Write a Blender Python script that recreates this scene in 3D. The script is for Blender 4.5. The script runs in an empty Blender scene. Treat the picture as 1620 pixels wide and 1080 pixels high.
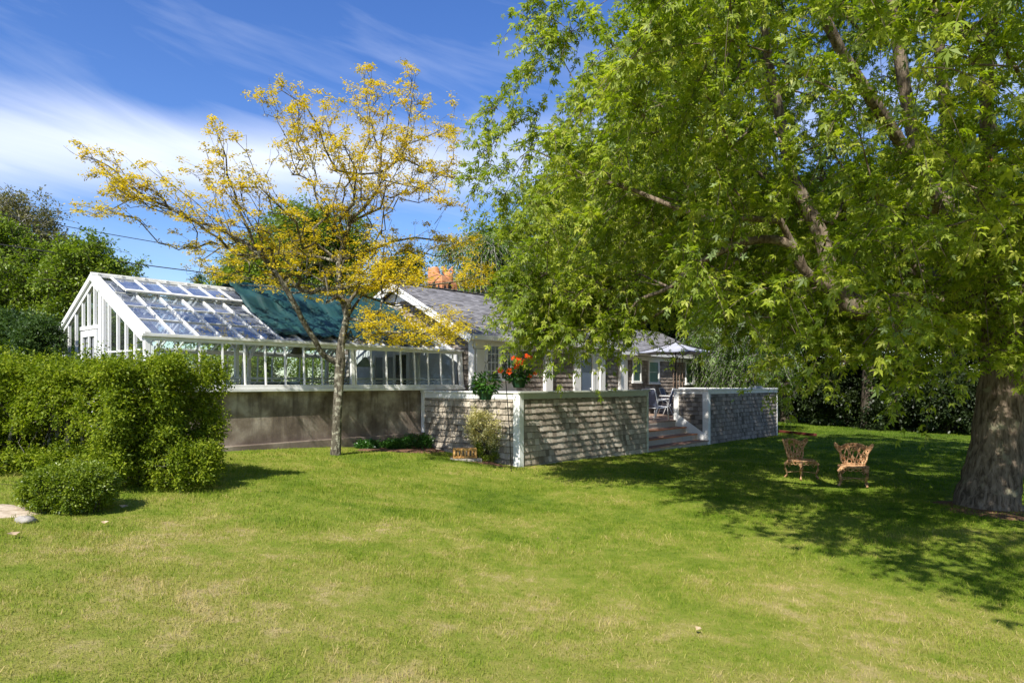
import bpy, math, random
import numpy as np
from mathutils import Vector, Matrix

R = math.radians
rng = np.random.default_rng(7)
random.seed(7)
scene = bpy.context.scene
COL = scene.collection

# ------------------------------------------------------------------ camera
CAMZ, F, CX, HY = 1.75, 1080.0, 810.0, 607.0
cam_d = bpy.data.cameras.new("camera")
cam = bpy.data.objects.new("camera", cam_d); COL.objects.link(cam)
cam.location = (0, 0, CAMZ); cam.rotation_euler = (R(90), 0, 0)
cam_d.sensor_width = 36; cam_d.lens = 24
cam_d.shift_y = (HY - 540) / 1620
cam_d.clip_end = 2000; cam_d.clip_start = .05
scene.camera = cam

# ------------------------------------------------------------------ light
SUNH = np.array([.36, .88]); SUNDZ = 1.0          # horizontal travel of light per metre of drop
sun_d = bpy.data.lights.new("sun", 'SUN'); sun = bpy.data.objects.new("sun", sun_d); COL.objects.link(sun)
sun_d.energy = 5.0; sun_d.angle = R(.53); sun_d.color = (1, .955, .87)
ldir = Vector((SUNH[0], SUNH[1], -SUNDZ)).normalized()
sun.rotation_euler = ldir.to_track_quat('-Z', 'Y').to_euler()
sun.location = (-10, -20, 30)
world = bpy.data.worlds.new("World"); scene.world = world; world.use_nodes = True
wn = world.node_tree.nodes; wl = world.node_tree.links; wn.clear()
sky = wn.new('ShaderNodeTexSky'); sky.sky_type = 'NISHITA'; sky.sun_disc = False
sky.sun_elevation = math.asin(-ldir.z); sky.sun_rotation = math.atan2(-ldir.x, -ldir.y)
sky.air_density = 1.0; sky.dust_density = .25; sky.ozone_density = 3.0; sky.altitude = 0
def wnode(t, **k):
    n = wn.new(t)
    for a, b in k.items(): setattr(n, a, b)
    return n
def wmath(op, a, b=None, c=None, clamp=False):
    n = wn.new('ShaderNodeMath'); n.operation = op; n.use_clamp = clamp
    for i, v in enumerate((a, b, c)):
        if v is None: continue
        if isinstance(v, (int, float)): n.inputs[i].default_value = v
        else: wl.new(v, n.inputs[i])
    return n.outputs[0]
tc = wnode('ShaderNodeTexCoord'); sep = wnode('ShaderNodeSeparateXYZ')
wl.new(tc.outputs['Generated'], sep.inputs[0])
X, Y, Z = sep.outputs
az = wmath('ARCTAN2', X, Y)                        # azimuth, 0 = north (+Y)
el = wmath('ARCSINE', Z)
comb = wnode('ShaderNodeCombineXYZ')
wl.new(wmath('MULTIPLY', az, 1.6), comb.inputs[0])
wl.new(wmath('ADD', wmath('MULTIPLY', el, 9.0), wmath('MULTIPLY', az, 2.2)), comb.inputs[1])
nz = wnode('ShaderNodeTexNoise'); nz.inputs['Scale'].default_value = 1.9; nz.inputs['Detail'].default_value = 9; nz.inputs['Roughness'].default_value = .55
nz.inputs['Distortion'].default_value = .5
wl.new(comb.outputs[0], nz.inputs['Vector'])
# cirrus bank: a soft band falling towards the right
mid = wmath('ADD', wmath('MULTIPLY', az, .06), .318)
d = wmath('DIVIDE', wmath('SUBTRACT', el, mid), .050)
band = wmath('POWER', 2.718, wmath('MULTIPLY', wmath('MULTIPLY', d, d), -1.0))
soft = wmath('ADD', wmath('MULTIPLY', band, .95), wmath('MULTIPLY', wmath('SUBTRACT', nz.outputs[0], .5), .95))
veil = wmath('MULTIPLY', wmath('SUBTRACT', nz.outputs[0], .50), 1.1)
azf = wmath('SUBTRACT', 1.0, wmath('MULTIPLY', wmath('ADD', az, .35), 1.0), clamp=True)
c1 = wmath('MULTIPLY', wmath('SUBTRACT', soft, .12), wmath('ADD', wmath('MULTIPLY', azf, .62), .36), clamp=True)
cl = wmath('MAXIMUM', c1, wmath('MULTIPLY', veil, .6, clamp=True))
low = wmath('MULTIPLY', wmath('SUBTRACT', .15, el), .8, clamp=True)
cl = wmath('ADD', cl, low, clamp=True)
cl = wmath('MINIMUM', cl, .85)
hs = wnode('ShaderNodeHueSaturation'); hs.inputs['Saturation'].default_value = 1.25; hs.inputs['Hue'].default_value = .515; hs.inputs['Value'].default_value = 1.0
wl.new(sky.outputs[0], hs.inputs['Color'])
mixc = wnode('ShaderNodeMix', data_type='RGBA')
wl.new(cl, mixc.inputs[0]); wl.new(hs.outputs[0], mixc.inputs[6]); mixc.inputs[7].default_value = (5.6, 6.0, 7.0, 1)
bg = wnode('ShaderNodeBackground'); bg.inputs[1].default_value = .125
wl.new(mixc.outputs[2], bg.inputs[0])
wo = wnode('ShaderNodeOutputWorld'); wl.new(bg.outputs[0], wo.inputs[0])
vs = scene.view_settings; vs.view_transform = 'Standard'; vs.look = 'None'; vs.gamma = 1; vs.exposure = .62
scene.cycles.max_bounces = 8; scene.cycles.transparent_max_bounces = 24; scene.cycles.diffuse_bounces = 4
scene.cycles.transmission_bounces = 5; scene.cycles.glossy_bounces = 3; scene.cycles.caustics_reflective = False

# ------------------------------------------------------------------ frame helpers
U = np.array([.6485, .7612]); V = np.array([-.7612, .6485]); C0 = np.array([.159, 14.3])
ROT = math.atan2(U[1], U[0])
def W(px, py, D): return np.array([(px - CX) / F * D, D, CAMZ + (HY - py) / F * D])
def loc2w(x, y, z=0): p = C0 + x * U + y * V; return np.array([p[0], p[1], z])
def w2loc(x, y): dx, dy = x - C0[0], y - C0[1]; return dx * U[0] + dy * U[1], dx * V[0] + dy * V[1]
def xat(px, ly):
    r = (px - CX) / F
    return (r * (C0[1] + ly * V[1]) - C0[0] - ly * V[0]) / (U[0] - r * U[1])
def zat(py, lx, ly): return CAMZ + (HY - py) / F * (C0[1] + lx * U[1] + ly * V[1])
GX = [-80, -14, -8, -5.3, -3.5, -2.1, -.8, .16, 3.67, 6.1, 10, 30, 100]
GZ = [1.0, .85, .68, .53, .40, .28, .12, 0.0, -.09, -.14, -.2, -.3, -.3]
def g(x, y):
    x = np.asarray(x, float); y = np.asarray(y, float)
    s = sum(np.interp(x + k, GX, GZ) for k in (-.5, -.25, 0, .25, .5)) / 5
    return s + .018 * np.sin(x * .9 + y * .6) * np.sin(y * .7 - x * .3)

# ------------------------------------------------------------------ materials
def newmat(name):
    m = bpy.data.materials.new(name); m.use_nodes = True
    nt = m.node_tree; nt.nodes.clear()
    return m, nt
class NT:
    def __init__(s, name): s.m, s.nt = newmat(name)
    def n(s, t, ins=None, **k):
        o = s.nt.nodes.new(t)
        for a, b in k.items(): setattr(o, a, b)
        for a, b in (ins or {}).items():
            if isinstance(b, bpy.types.NodeSocket): s.nt.links.new(b, o.inputs[a])
            else: o.inputs[a].default_value = b
        return o
    def math(s, op, a, b=0.0, clamp=False):
        o = s.n('ShaderNodeMath', {0: a, 1: b}, operation=op); o.use_clamp = clamp; return o.outputs[0]
    def mix(s, f, a, b, bt='MIX'):
        o = s.n('ShaderNodeMix', {0: f, 6: a, 7: b}, data_type='RGBA', blend_type=bt); return o.outputs[2]
    def noise(s, scale, detail=4, vec=None, rough=.55, dist=0):
        i = {'Scale': scale, 'Detail': detail, 'Roughness': rough, 'Distortion': dist}
        if vec is not None: i['Vector'] = vec
        return s.n('ShaderNodeTexNoise', i).outputs[0]
    def ramp(s, f, stops):
        o = s.n('ShaderNodeValToRGB', {0: f}); e = o.color_ramp.elements
        while len(e) > 1: e.remove(e[-1])
        e[0].position = stops[0][0]; e[0].color = (*stops[0][1], 1)
        for p, c in stops[1:]: x = e.new(p); x.color = (*c, 1)
        return o.outputs[0]
    def pos(s, scale=(1, 1, 1), obj=False):
        v = s.n('ShaderNodeTexCoord').outputs['Object'] if obj else s.n('ShaderNodeNewGeometry').outputs['Position']
        return s.n('ShaderNodeMapping', {'Vector': v, 'Scale': scale}).outputs[0]
    def attr(s, name): return s.n('ShaderNodeAttribute', attribute_name=name).outputs['Fac']
    def bump(s, h, strength=.3, dist=.01): return s.n('ShaderNodeBump', {'Height': h, 'Strength': strength, 'Distance': dist}).outputs[0]
    def pbr(s, col, rough=.6, normal=None, spec=.4, metal=0):
        i = {'Base Color': col, 'Roughness': rough, 'Specular IOR Level': spec, 'Metallic': metal}
        if normal is not None: i['Normal'] = normal
        return s.n('ShaderNodeBsdfPrincipled', i).outputs[0]
    def out(s, sh): s.n('ShaderNodeOutputMaterial', {0: sh}); return s.m

def c4(c): return (*c, 1)
def paint(name, col, rough=.5, dirt=.25, dcol=(.35, .32, .26), scale=3.0):
    t = NT(name); v = t.pos()
    f = t.math('MULTIPLY', t.math('SUBTRACT', t.noise(scale, 8, v, .65), .48, True), dirt * 5, True)
    f2 = t.math('MULTIPLY', t.math('SUBTRACT', t.noise(40, 3, v), .6, True), dirt * 3, True)
    c = t.mix(t.math('MAXIMUM', f, f2), c4(col), c4(dcol))
    return t.out(t.pbr(c, rough, t.bump(t.noise(60, 3, v), .15, .004)))
def foliage(name, stops, trans=.4, rough=.5, cl=.35, tmul=(1.28, 1.4, .5), gloss=.07):
    t = NT(name)
    a = t.attr('tint'); v = t.pos()
    f = t.math('ADD', t.math('MULTIPLY', a, 1 - cl), t.math('MULTIPLY', t.noise(1.1, 3, v), cl))
    c = t.ramp(f, stops)
    dif = t.n('ShaderNodeBsdfDiffuse', {'Color': c}).outputs[0]
    ct = t.mix(1.0, c, c4(tmul), 'MULTIPLY')
    tr = t.n('ShaderNodeBsdfTranslucent', {'Color': ct}).outputs[0]
    s = t.n('ShaderNodeMixShader', {0: trans, 1: dif, 2: tr}).outputs[0]
    gl = t.n('ShaderNodeBsdfGlossy', {'Color': (1, 1, 1, 1), 'Roughness': rough}).outputs[0]
    s = t.n('ShaderNodeMixShader', {0: gloss * .4, 1: s, 2: gl}).outputs[0]
    return t.out(s)
def bark(name, a, b, lichen=None, sc=6, lf=.5, ls=9):
    t = NT(name); v = t.pos((sc, sc, sc * .22)); v2 = t.pos()
    n = t.noise(2.2, 7, v, .65, .4)
    c = t.ramp(n, [(.38, a), (.62, b)])
    if lichen:
        f = t.math('MULTIPLY', t.math('SUBTRACT', t.noise(ls, 5, v2, .6), lf), 9, True)
        c = t.mix(f, c, c4(lichen))
    return t.out(t.pbr(c, .9, t.bump(n, 1.0, .05), .15))

M = {}
M['white'] = paint('white_paint', (.78, .78, .76), .5, .16)
M['white_old'] = paint('weathered_white_paint', (.76, .76, .73), .6, .36, (.36, .33, .27), 5)
M['trim'] = paint('trim_paint', (.80, .79, .76), .5, .10)
M['riser'] = paint('worn_grey_brown_paint', (.42, .38, .33), .7, .4, (.22, .17, .13), 6)
M['greytrim'] = paint('grey_green_trim_paint', (.50, .52, .45), .6, .3, (.3, .32, .24), 6)
def shingle(name, stops, streak=.5):
    t = NT(name); a = t.attr('tint'); v = t.pos((30, 30, 2.2)); v2 = t.pos()
    n = t.noise(1.3, 6, v, .7)
    f = t.math('ADD', t.math('MULTIPLY', a, .55), t.math('MULTIPLY', n, .45))
    c = t.ramp(f, stops)
    st = t.math('MULTIPLY', t.math('SUBTRACT', t.noise(1.7, 5, v2, .6), .5, True), 3 * streak, True)
    c = t.mix(st, c, (.13, .115, .095, 1))
    return t.out(t.pbr(c, .9, t.bump(n, .5, .006), .15))
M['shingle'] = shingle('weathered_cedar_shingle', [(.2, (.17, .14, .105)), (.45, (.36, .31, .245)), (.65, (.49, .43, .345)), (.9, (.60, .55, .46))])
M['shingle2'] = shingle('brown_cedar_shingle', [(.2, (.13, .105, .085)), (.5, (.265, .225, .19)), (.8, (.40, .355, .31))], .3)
M['shingle3'] = shingle('dark_weathered_shingle', [(.2, (.10, .085, .07)), (.45, (.21, .185, .16)), (.65, (.30, .265, .23)), (.9, (.38, .345, .30))])  # darker copy of the cedar shingle with the tree shade put into its colour
M['roof'] = shingle('asphalt_roof_shingle', [(.2, (.12, .115, .12)), (.5, (.215, .21, .22)), (.85, (.33, .32, .33))], .35)
def concrete():
    t = NT('stained_concrete'); v = t.pos(); vs_ = t.pos((5, 5, .5))
    c = t.ramp(t.noise(2.2, 8, v, .6), [(.32, (.10, .075, .055)), (.5, (.24, .195, .15)), (.66, (.44, .385, .31))])
    st = t.math('MULTIPLY', t.math('SUBTRACT', t.noise(.8, 7, vs_, .7), .5, True), 5, True)
    c = t.mix(st, c, (.09, .07, .055, 1))
    z = t.n('ShaderNodeSeparateXYZ', {0: v}).outputs[2]
    damp = t.math('ADD', t.math('MULTIPLY', t.math('SUBTRACT', 1.15, z), 1.1), t.math('SUBTRACT', t.noise(3, 5, v), .5))
    c = t.mix(t.math('MULTIPLY', damp, .75, True), c, (.17, .135, .115, 1))
    return t.out(t.pbr(c, .92, t.bump(t.noise(25, 6, v, .7), .6, .01), .15))
M['concrete'] = concrete()
def wood(name, a, b):
    t = NT(name); v = t.pos((3, 3, 3), True)
    n = t.noise(4, 7, t.pos((1.5, 14, 14), True), .65)
    return t.out(t.pbr(t.ramp(n, [(.3, a), (.7, b)]), .8, t.bump(n, .3, .004), .2))
M['deckwood'] = wood('deck_board_wood', (.17, .115, .085), (.42, .30, .22))
M['stepwood'] = wood('red_brown_step_board', (.16, .085, .055), (.38, .21, .13))
M['redwood'] = wood('orange_stained_wood', (.34, .12, .05), (.55, .24, .11))
M['redplank'] = wood('red_painted_timber', (.10, .022, .018), (.19, .05, .035))
def glass(name, dirt, tint=(.92, .96, .95), refl=.9, dcol=(.55, .57, .58)):
    t = NT(name); v = t.pos()
    tr = t.n('ShaderNodeBsdfTransparent', {'Color': c4(tint)}).outputs[0]
    gl = t.n('ShaderNodeBsdfGlossy', {'Color': (1, 1, 1, 1), 'Roughness': .03, 'Normal': t.bump(t.noise(1.6, 2, v), .05, .02)}).outputs[0]
    fr = t.n('ShaderNodeFresnel', {'IOR': 1.52}).outputs[0]
    s = t.n('ShaderNodeMixShader', {0: t.math('MULTIPLY', fr, 1.9 * refl, True), 1: tr, 2: gl}).outputs[0]
    df = t.n('ShaderNodeBsdfDiffuse', {'Color': c4(dcol)}).outputs[0]
    dn = t.math('MULTIPLY', t.math('SUBTRACT', t.noise(2.5, 8, t.pos((1, 1, 3)), .7, .6), .25, True), dirt * 2.6, True)
    return t.out(t.n('ShaderNodeMixShader', {0: dn, 1: s, 2: df}).outputs[0])
M['glass'] = glass('clear_old_glass', .05, (.90, .95, .93), .55); M['clearglass'] = glass('blind_window_glass', .0, (.9, .95, .94), .5)
M['roofglass'] = glass('dusty_roof_glass', .42, (.80, .86, .92), 1.2, (.30, .34, .45))
M['dkglass'] = glass('window_glass', .0, (.35, .38, .38), .35)
def simple(name, col, rough=.5, metal=0, spec=.4, nz=0, col2=None, sc=8, bmp=0):
    t = NT(name)
    c = c4(col)
    if col2: c = t.ramp(t.noise(sc, 6, t.pos(), .65), [(.35, col), (.65, col2)])
    nrm = t.bump(t.noise(sc * 3, 5, t.pos()), bmp, .01) if bmp else None
    return t.out(t.pbr(c, rough, nrm, spec, metal))
M['tarp'] = simple('dark_green_tarpaulin', (.010, .040, .042), .55, 0, .35, 0, (.014, .062, .062), 1.6, .3)
M['black'] = simple('black_iron', (.012, .012, .014), .45, .3)
M['cable'] = simple('black_cable', (.015, .015, .015), .6)
M['terra'] = simple('terracotta', (.42, .16, .07), .8, 0, .2, 0, (.62, .30, .15), 7, .3)
M['dark'] = simple('dark_interior', (.012, .012, .014), .8)
M['rust'] = simple('rusted_cast_iron', (.26, .10, .035), .85, .0, .25, 0, (.66, .43, .24), 26, .6)
M['door'] = simple('blue_grey_door', (.12, .15, .19), .35, 0, .6, 0, (.16, .19, .24), 2)
M['curtain'] = simple('pale_green_blind', (.30, .47, .40), .6, 0, .4, 0, (.38, .55, .48), 2)
M['panel'] = simple('interior_white_wall', (.50, .53, .55), .7, 0, .3, 0, (.68, .69, .69), 2.2)
M['pot'] = simple('green_plastic', (.012, .045, .022), .35, 0, .5)
M['flower'] = simple('orange_red_petal', (.80, .05, .008), .5, 0, .3, 0, (.90, .15, .01), 30)
M['flower_eye'] = simple('yellow_flower_centre', (.8, .55, .05), .5)
M['sling'] = simple('blue_grey_sling', (.09, .11, .17), .7, 0, .3, 0, (.13, .15, .22), 20)
M['alu'] = simple('white_aluminium', (.75, .75, .75), .35, .1)
M['canopy'] = simple('pale_blue_grey_canvas', (.28, .30, .36), .85, 0, .2, 0, (.42, .42, .45), 1.5)
M['stone'] = simple('grey_stone', (.20, .18, .15), .9, 0, .2, 0, (.40, .37, .32), 9, .6)
M['sand'] = simple('pale_sandy_soil', (.36, .28, .19), .95, 0, .1, 0, (.60, .50, .38), 12, .8)
M['mulch'] = simple('reddish_bark_mulch', (.09, .045, .03), .95, 0, .1, 0, (.25, .14, .09), 25, 1)
M['block'] = simple('ochre_clay_block', (.40, .19, .05), .85, 0, .2, 0, (.62, .38, .14), 14, .5)
M['teal'] = simple('teal_plastic', (.02, .11, .10), .5)
M['deadwood'] = simple('orange_brown_torn_wood', (.30, .10, .03), .85, 0, .2, 0, (.55, .25, .08), 14, .8)
M['deadleaf'] = simple('dry_leaf', (.38, .27, .16), .8, 0, .2, 0, (.5, .38, .25), 30)
M['bark_maple'] = bark('silver_maple_bark', (.075, .055, .038), (.27, .21, .155), (.26, .24, .16), 9, .58, 4)
M['bark_locust'] = bark('lichened_locust_bark', (.06, .052, .035), (.17, .15, .11), (.40, .385, .29), 10, .53, 11)
M['bark_dark'] = bark('dark_bark', (.04, .03, .022), (.13, .105, .08))
M['bark_pale'] = bark('pale_bark', (.25, .23, .2), (.5, .47, .42))
M['lichen'] = foliage('grey_lichen', [(0, (.22, .20, .13)), (.5, (.36, .34, .24)), (1, (.50, .48, .36))], .15, .9, .2, (1, 1, 1), 0)
M['leaf_maple'] = foliage('silver_maple_leaf', [(.12, (.11, .165, .012)), (.4, (.215, .29, .018)), (.62, (.34, .40, .032)), (.8, (.45, .47, .06)), (.95, (.52, .50, .14))], .5, .55, .25, gloss=.06)
M['leaf_maple2'] = foliage('maple_leaf_silvery', [(.1, (.15, .21, .07)), (.9, (.27, .34, .14))], .3, .6, .25, gloss=.02)
M['leaf_locust'] = foliage('golden_locust_leaf', [(.1, (.40, .37, .014)), (.45, (.68, .55, .018)), (.9, (.90, .71, .045))], .45, .5, .2, (1.15, 1.1, .8))
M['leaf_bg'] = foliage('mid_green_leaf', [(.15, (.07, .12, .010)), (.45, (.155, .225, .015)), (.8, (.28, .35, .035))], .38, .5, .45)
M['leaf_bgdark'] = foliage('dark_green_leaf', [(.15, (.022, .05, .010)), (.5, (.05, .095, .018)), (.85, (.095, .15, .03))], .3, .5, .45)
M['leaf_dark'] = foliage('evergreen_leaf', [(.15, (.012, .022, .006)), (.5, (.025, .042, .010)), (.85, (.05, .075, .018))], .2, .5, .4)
M['leaf_olive'] = foliage('olive_brown_leaf', [(.15, (.085, .085, .02)), (.5, (.16, .15, .045)), (.85, (.24, .22, .08))], .35, .5, .4)
M['leaf_weep'] = foliage('weeping_green_leaf', [(.15, (.05, .11, .012)), (.5, (.11, .20, .02)), (.85, (.22, .33, .06))], .42, .45, .4)
M['leaf_hedge'] = foliage('privet_leaf', [(.12, (.045, .08, .006)), (.4, (.14, .20, .012)), (.7, (.30, .35, .022)), (.95, (.44, .43, .05))], .4, .55, .4, gloss=.03)
M['leaf_bush'] = foliage('box_leaf', [(.15, (.06, .11, .008)), (.5, (.16, .22, .015)), (.9, (.30, .35, .03))], .35, .4, .3)
M['leaf_varieg'] = foliage('cream_variegated_leaf', [(.1, (.42, .42, .08)), (.4, (.74, .68, .28)), (.9, (.92, .87, .50))], .4, .5, .2, (1, 1, .9))
M['leaf_yell'] = foliage('yellow_green_leaf', [(.1, (.20, .22, .03)), (.9, (.48, .46, .07))], .4, .5, .3)
M['leaf_pot'] = foliage('glossy_pot_leaf', [(.1, (.02, .075, .012)), (.6, (.05, .14, .02)), (1, (.12, .24, .04))], .3, .3, .3)
GRASSCOL = None
def grassmat(name, blade):
    t = NT(name); v = t.pos((1, 1, 0))
    n1 = t.noise(.55, 5, v, .6, .4); n2 = t.noise(2.6, 5, v, .65); n3 = t.noise(.17, 3, v)
    n4 = t.noise(9, 4, v, .65)
    f = t.math('ADD', t.math('ADD', t.math('MULTIPLY', n1, .42), t.math('MULTIPLY', n2, .34)), t.math('MULTIPLY', n4, .24))
    f = t.math('ADD', t.math('MULTIPLY', t.math('SUBTRACT', f, .5), 3.1), .5, True)
    # the lawn is greener beneath the maple, dry and straw-coloured in the open front
    xyz = t.n('ShaderNodeSeparateXYZ', {0: t.pos()})
    lush = t.math('MULTIPLY', t.math('SUBTRACT', xyz.outputs[0], 1.5), .09, True)
    dryf = t.math('MULTIPLY', t.math('SUBTRACT', 9.5, xyz.outputs[1]), .045, True)
    f = t.math('ADD', t.math('SUBTRACT', f, t.math('MULTIPLY', lush, .35)), dryf, True)
    if blade:
        a = t.attr('tint')
        f = t.math('ADD', f, t.math('MULTIPLY', t.math('SUBTRACT', a, .5), .55), True)
    c = t.ramp(f, [(.05, (.068, .135, .010)), (.3, (.14, .225, .016)), (.54, (.235, .30, .034)), (.78, (.35, .345, .075)), (1, (.52, .42, .19))])
    if blade:
        dif = t.n('ShaderNodeBsdfDiffuse', {'Color': c}).outputs[0]
        tr = t.n('ShaderNodeBsdfTranslucent', {'Color': t.mix(1, c, (1.2, 1.25, .6, 1), 'MULTIPLY')}).outputs[0]
        s = t.n('ShaderNodeMixShader', {0: .35, 1: dif, 2: tr}).outputs[0]
        return t.out(s)
    c = t.mix(t.math('MULTIPLY', t.noise(45, 4, v, .7), .55), c, (.10, .085, .03, 1))
    return t.out(t.pbr(c, .95, t.bump(t.noise(60, 5, v, .7), 1, .02), .1))
M['lawn'] = grassmat('lawn_turf', False); M['blade'] = grassmat('grass_blade', True)

# ------------------------------------------------------------------ object helpers
def tag(o, label=None, cat=None, group=None, kind=None):
    if label: o['label'] = label
    if cat: o['category'] = cat
    if group: o['group'] = group
    if kind: o['kind'] = kind
    return o
def empty(name, loc=(0, 0, 0), rz=0, label=None, cat=None, group=None):
    o = bpy.data.objects.new(name, None); COL.objects.link(o)
    o.location = tuple(float(a) for a in loc); o.rotation_euler = (0, 0, rz); o.empty_display_size = .3
    return tag(o, label, cat, group)
def link(name, me, m, parent=None):
    o = bpy.data.objects.new(name, me); COL.objects.link(o)
    if m is not None: me.materials.append(m)
    if parent is not None: o.parent = parent
    return o
def npmesh(name, verts, faces, tint=None, smooth=False):
    """verts (n,3), faces (m,k) one face size, tint per face"""
    me = bpy.data.meshes.new(name)
    verts = np.asarray(verts, np.float32); faces = np.asarray(faces, np.int32)
    me.vertices.add(len(verts)); me.vertices.foreach_set('co', verts.ravel())
    m, k = faces.shape
    me.loops.add(m * k); me.loops.foreach_set('vertex_index', faces.ravel())
    me.polygons.add(m); me.polygons.foreach_set('loop_start', np.arange(0, m * k, k, dtype=np.int32))
    me.polygons.foreach_set('loop_total', np.full(m, k, np.int32))
    if smooth: me.polygons.foreach_set('use_smooth', np.ones(m, bool))
    if tint is not None:
        at = me.attributes.new('tint', 'FLOAT', 'FACE'); at.data.foreach_set('value', np.asarray(tint, np.float32))
    me.update(calc_edges=True); return me

class MB:
    def __init__(s): s.v = []; s.f = []; s.t = []
    def add(s, vs, fs, tint=.5):
        b = len(s.v); s.v.extend([tuple(map(float, p)) for p in vs]); s.f.extend([tuple(b + i for i in f) for f in fs]); s.t.extend([tint] * len(fs)); return s
    def box(s, x0, x1, y0, y1, z0, z1, tint=.5):
        vs = [(x0, y0, z0), (x1, y0, z0), (x1, y1, z0), (x0, y1, z0), (x0, y0, z1), (x1, y0, z1), (x1, y1, z1), (x0, y1, z1)]
        return s.add(vs, [(0, 3, 2, 1), (4, 5, 6, 7), (0, 1, 5, 4), (1, 2, 6, 5), (2, 3, 7, 6), (3, 0, 4, 7)], tint)
    def bar(s, a, b, w, h, up=(0, 0, 1), tint=.5):
        a = Vector(a); b = Vector(b); d = (b - a).normalized(); up = Vector(up)
        sd = d.cross(up)
        if sd.length < 1e-4: sd = d.cross(Vector((1, 0, 0)))
        sd.normalize(); u = sd.cross(d).normalized()
        vs = []
        for p in (a, b):
            for i, j in ((-1, -1), (1, -1), (1, 1), (-1, 1)): vs.append(p + sd * (i * w / 2) + u * (j * h / 2))
        return s.add(vs, [(0, 1, 2, 3), (7, 6, 5, 4), (0, 4, 5, 1), (1, 5, 6, 2), (2, 6, 7, 3), (3, 7, 4, 0)], tint)
    def quad(s, a, b, c, d, tint=.5): return s.add([a, b, c, d], [(0, 1, 2, 3)], tint)
    def slab(s, pts, nrm, th, tint=.5):
        n = Vector(nrm).normalized() * th; p = [Vector(q) for q in pts]; k = len(p)
        fs = [tuple(range(k)), tuple(range(2 * k - 1, k - 1, -1))] + [(i, (i + 1) % k + 0, (i + 1) % k + k, i + k)[::-1] for i in range(k)]
        return s.add(p + [q + n for q in p], fs, tint)
    def tube(s, pts, rad, sides=8, cap=True, tint=.5):
        v, f = tube_np(np.array(pts, float), np.broadcast_to(np.array(rad, float), (len(pts),)), sides)
        b = len(s.v); s.v.extend(map(tuple, v.tolist())); fl = [tuple(b + i for i in q) for q in f.tolist()]
        if cap:
            fl.append(tuple(b + i for i in range(sides))[::-1]); n = len(v); fl.append(tuple(b + n - sides + i for i in range(sides)))
        s.f.extend(fl); s.t.extend([tint] * len(fl)); return s
    def lathe(s, prof, c=(0, 0, 0), n=20, tint=.5):
        vs = []
        for r, z in prof:
            for i in range(n): a = 2 * math.pi * i / n; vs.append((c[0] + r * math.cos(a), c[1] + r * math.sin(a), c[2] + z))
        fs = []
        for j in range(len(prof) - 1):
            for i in range(n): fs.append((j * n + i, j * n + (i + 1) % n, (j + 1) * n + (i + 1) % n, (j + 1) * n + i))
        fs.append(tuple(range(n))[::-1]); fs.append(tuple((len(prof) - 1) * n + i for i in range(n)))
        return s.add(vs, fs, tint)
    def build(s, name, m, parent=None, smooth=False, bevel=0):
        me = bpy.data.meshes.new(name); me.from_pydata(s.v, [], s.f)
        at = me.attributes.new('tint', 'FLOAT', 'FACE'); at.data.foreach_set('value', np.array(s.t, np.float32))
        if smooth: me.polygons.foreach_set('use_smooth', np.ones(len(s.f), bool))
        me.update(); o = link(name, me, m, parent)
        if bevel:
            b = o.modifiers.new('bevel', 'BEVEL'); b.width = bevel; b.segments = 2; b.limit_method = 'ANGLE'
        return o
def tube_np(P, r, sides):
    P = np.asarray(P, float); n = len(P)
    T = np.gradient(P, axis=0); T /= np.linalg.norm(T, axis=1)[:, None] + 1e-9
    up = np.array([0, 0, 1.]) if abs(T[0, 2]) < .9 else np.array([1., 0, 0])
    v = []
    for i in range(n):
        a = np.cross(T[i], up); a /= np.linalg.norm(a) + 1e-9; b = np.cross(T[i], a); up = -np.cross(T[i], a) if False else up
        if abs(np.dot(T[i], up)) > .97: pass
        ang = np.arange(sides) * 2 * np.pi / sides
        v.append(P[i] + r[i] * (np.cos(ang)[:, None] * a + np.sin(ang)[:, None] * b))
    v = np.concatenate(v); f = []
    i = np.arange(sides); j = (i + 1) % sides
    f = np.concatenate([np.stack([k * sides + i, k * sides + j, (k + 1) * sides + j, (k + 1) * sides + i], 1) for k in range(n - 1)])
    return v, f

# ------------------------------------------------------------------ leaves
def lobe(ang, L, w, droop):
    a = math.radians(ang); d = np.array([math.cos(a), math.sin(a), 0]); p = np.array([-d[1], d[0], 0])
    return [np.zeros(3), d * L * .5 + p * w + [0, 0, .05 * L], d * L + [0, 0, -droop * L], d * L * .5 - p * w + [0, 0, .05 * L]]
def template(kind):
    if kind == 'maple':
        q = lobe(0, 1, .17, .25) + lobe(52, .82, .15, .3) + lobe(-52, .82, .15, .3) + lobe(112, .45, .11, .2) + lobe(-112, .45, .11, .2)
    elif kind == 'maple3':
        q = lobe(0, 1, .22, .25) + lobe(60, .75, .2, .3) + lobe(-60, .75, .2, .3)
    elif kind == 'maple9':      # close leaves: lobes with teeth
        q = lobe(0, 1, .12, .25) + lobe(54, .86, .11, .3) + lobe(-54, .86, .11, .3) + lobe(112, .46, .09, .2) + lobe(-112, .46, .09, .2)
        for a0, L0 in ((0, .42), (54, .38), (-54, .38)):
            for s in (-1, 1):
                o = np.array([math.cos(R(a0)), math.sin(R(a0)), 0]) * L0 * .8
                q += [np.array(p) + (o if i else o * .55) for i, p in enumerate(lobe(a0 + s * 38, L0 * .85, .075, .2))]
    elif kind == 'oval': q = lobe(0, 1, .26, .15)
    elif kind == 'slim': q = lobe(0, 1, .16, .2)
    q = np.array(q); return q, np.arange(len(q)).reshape(-1, 4)
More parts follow.
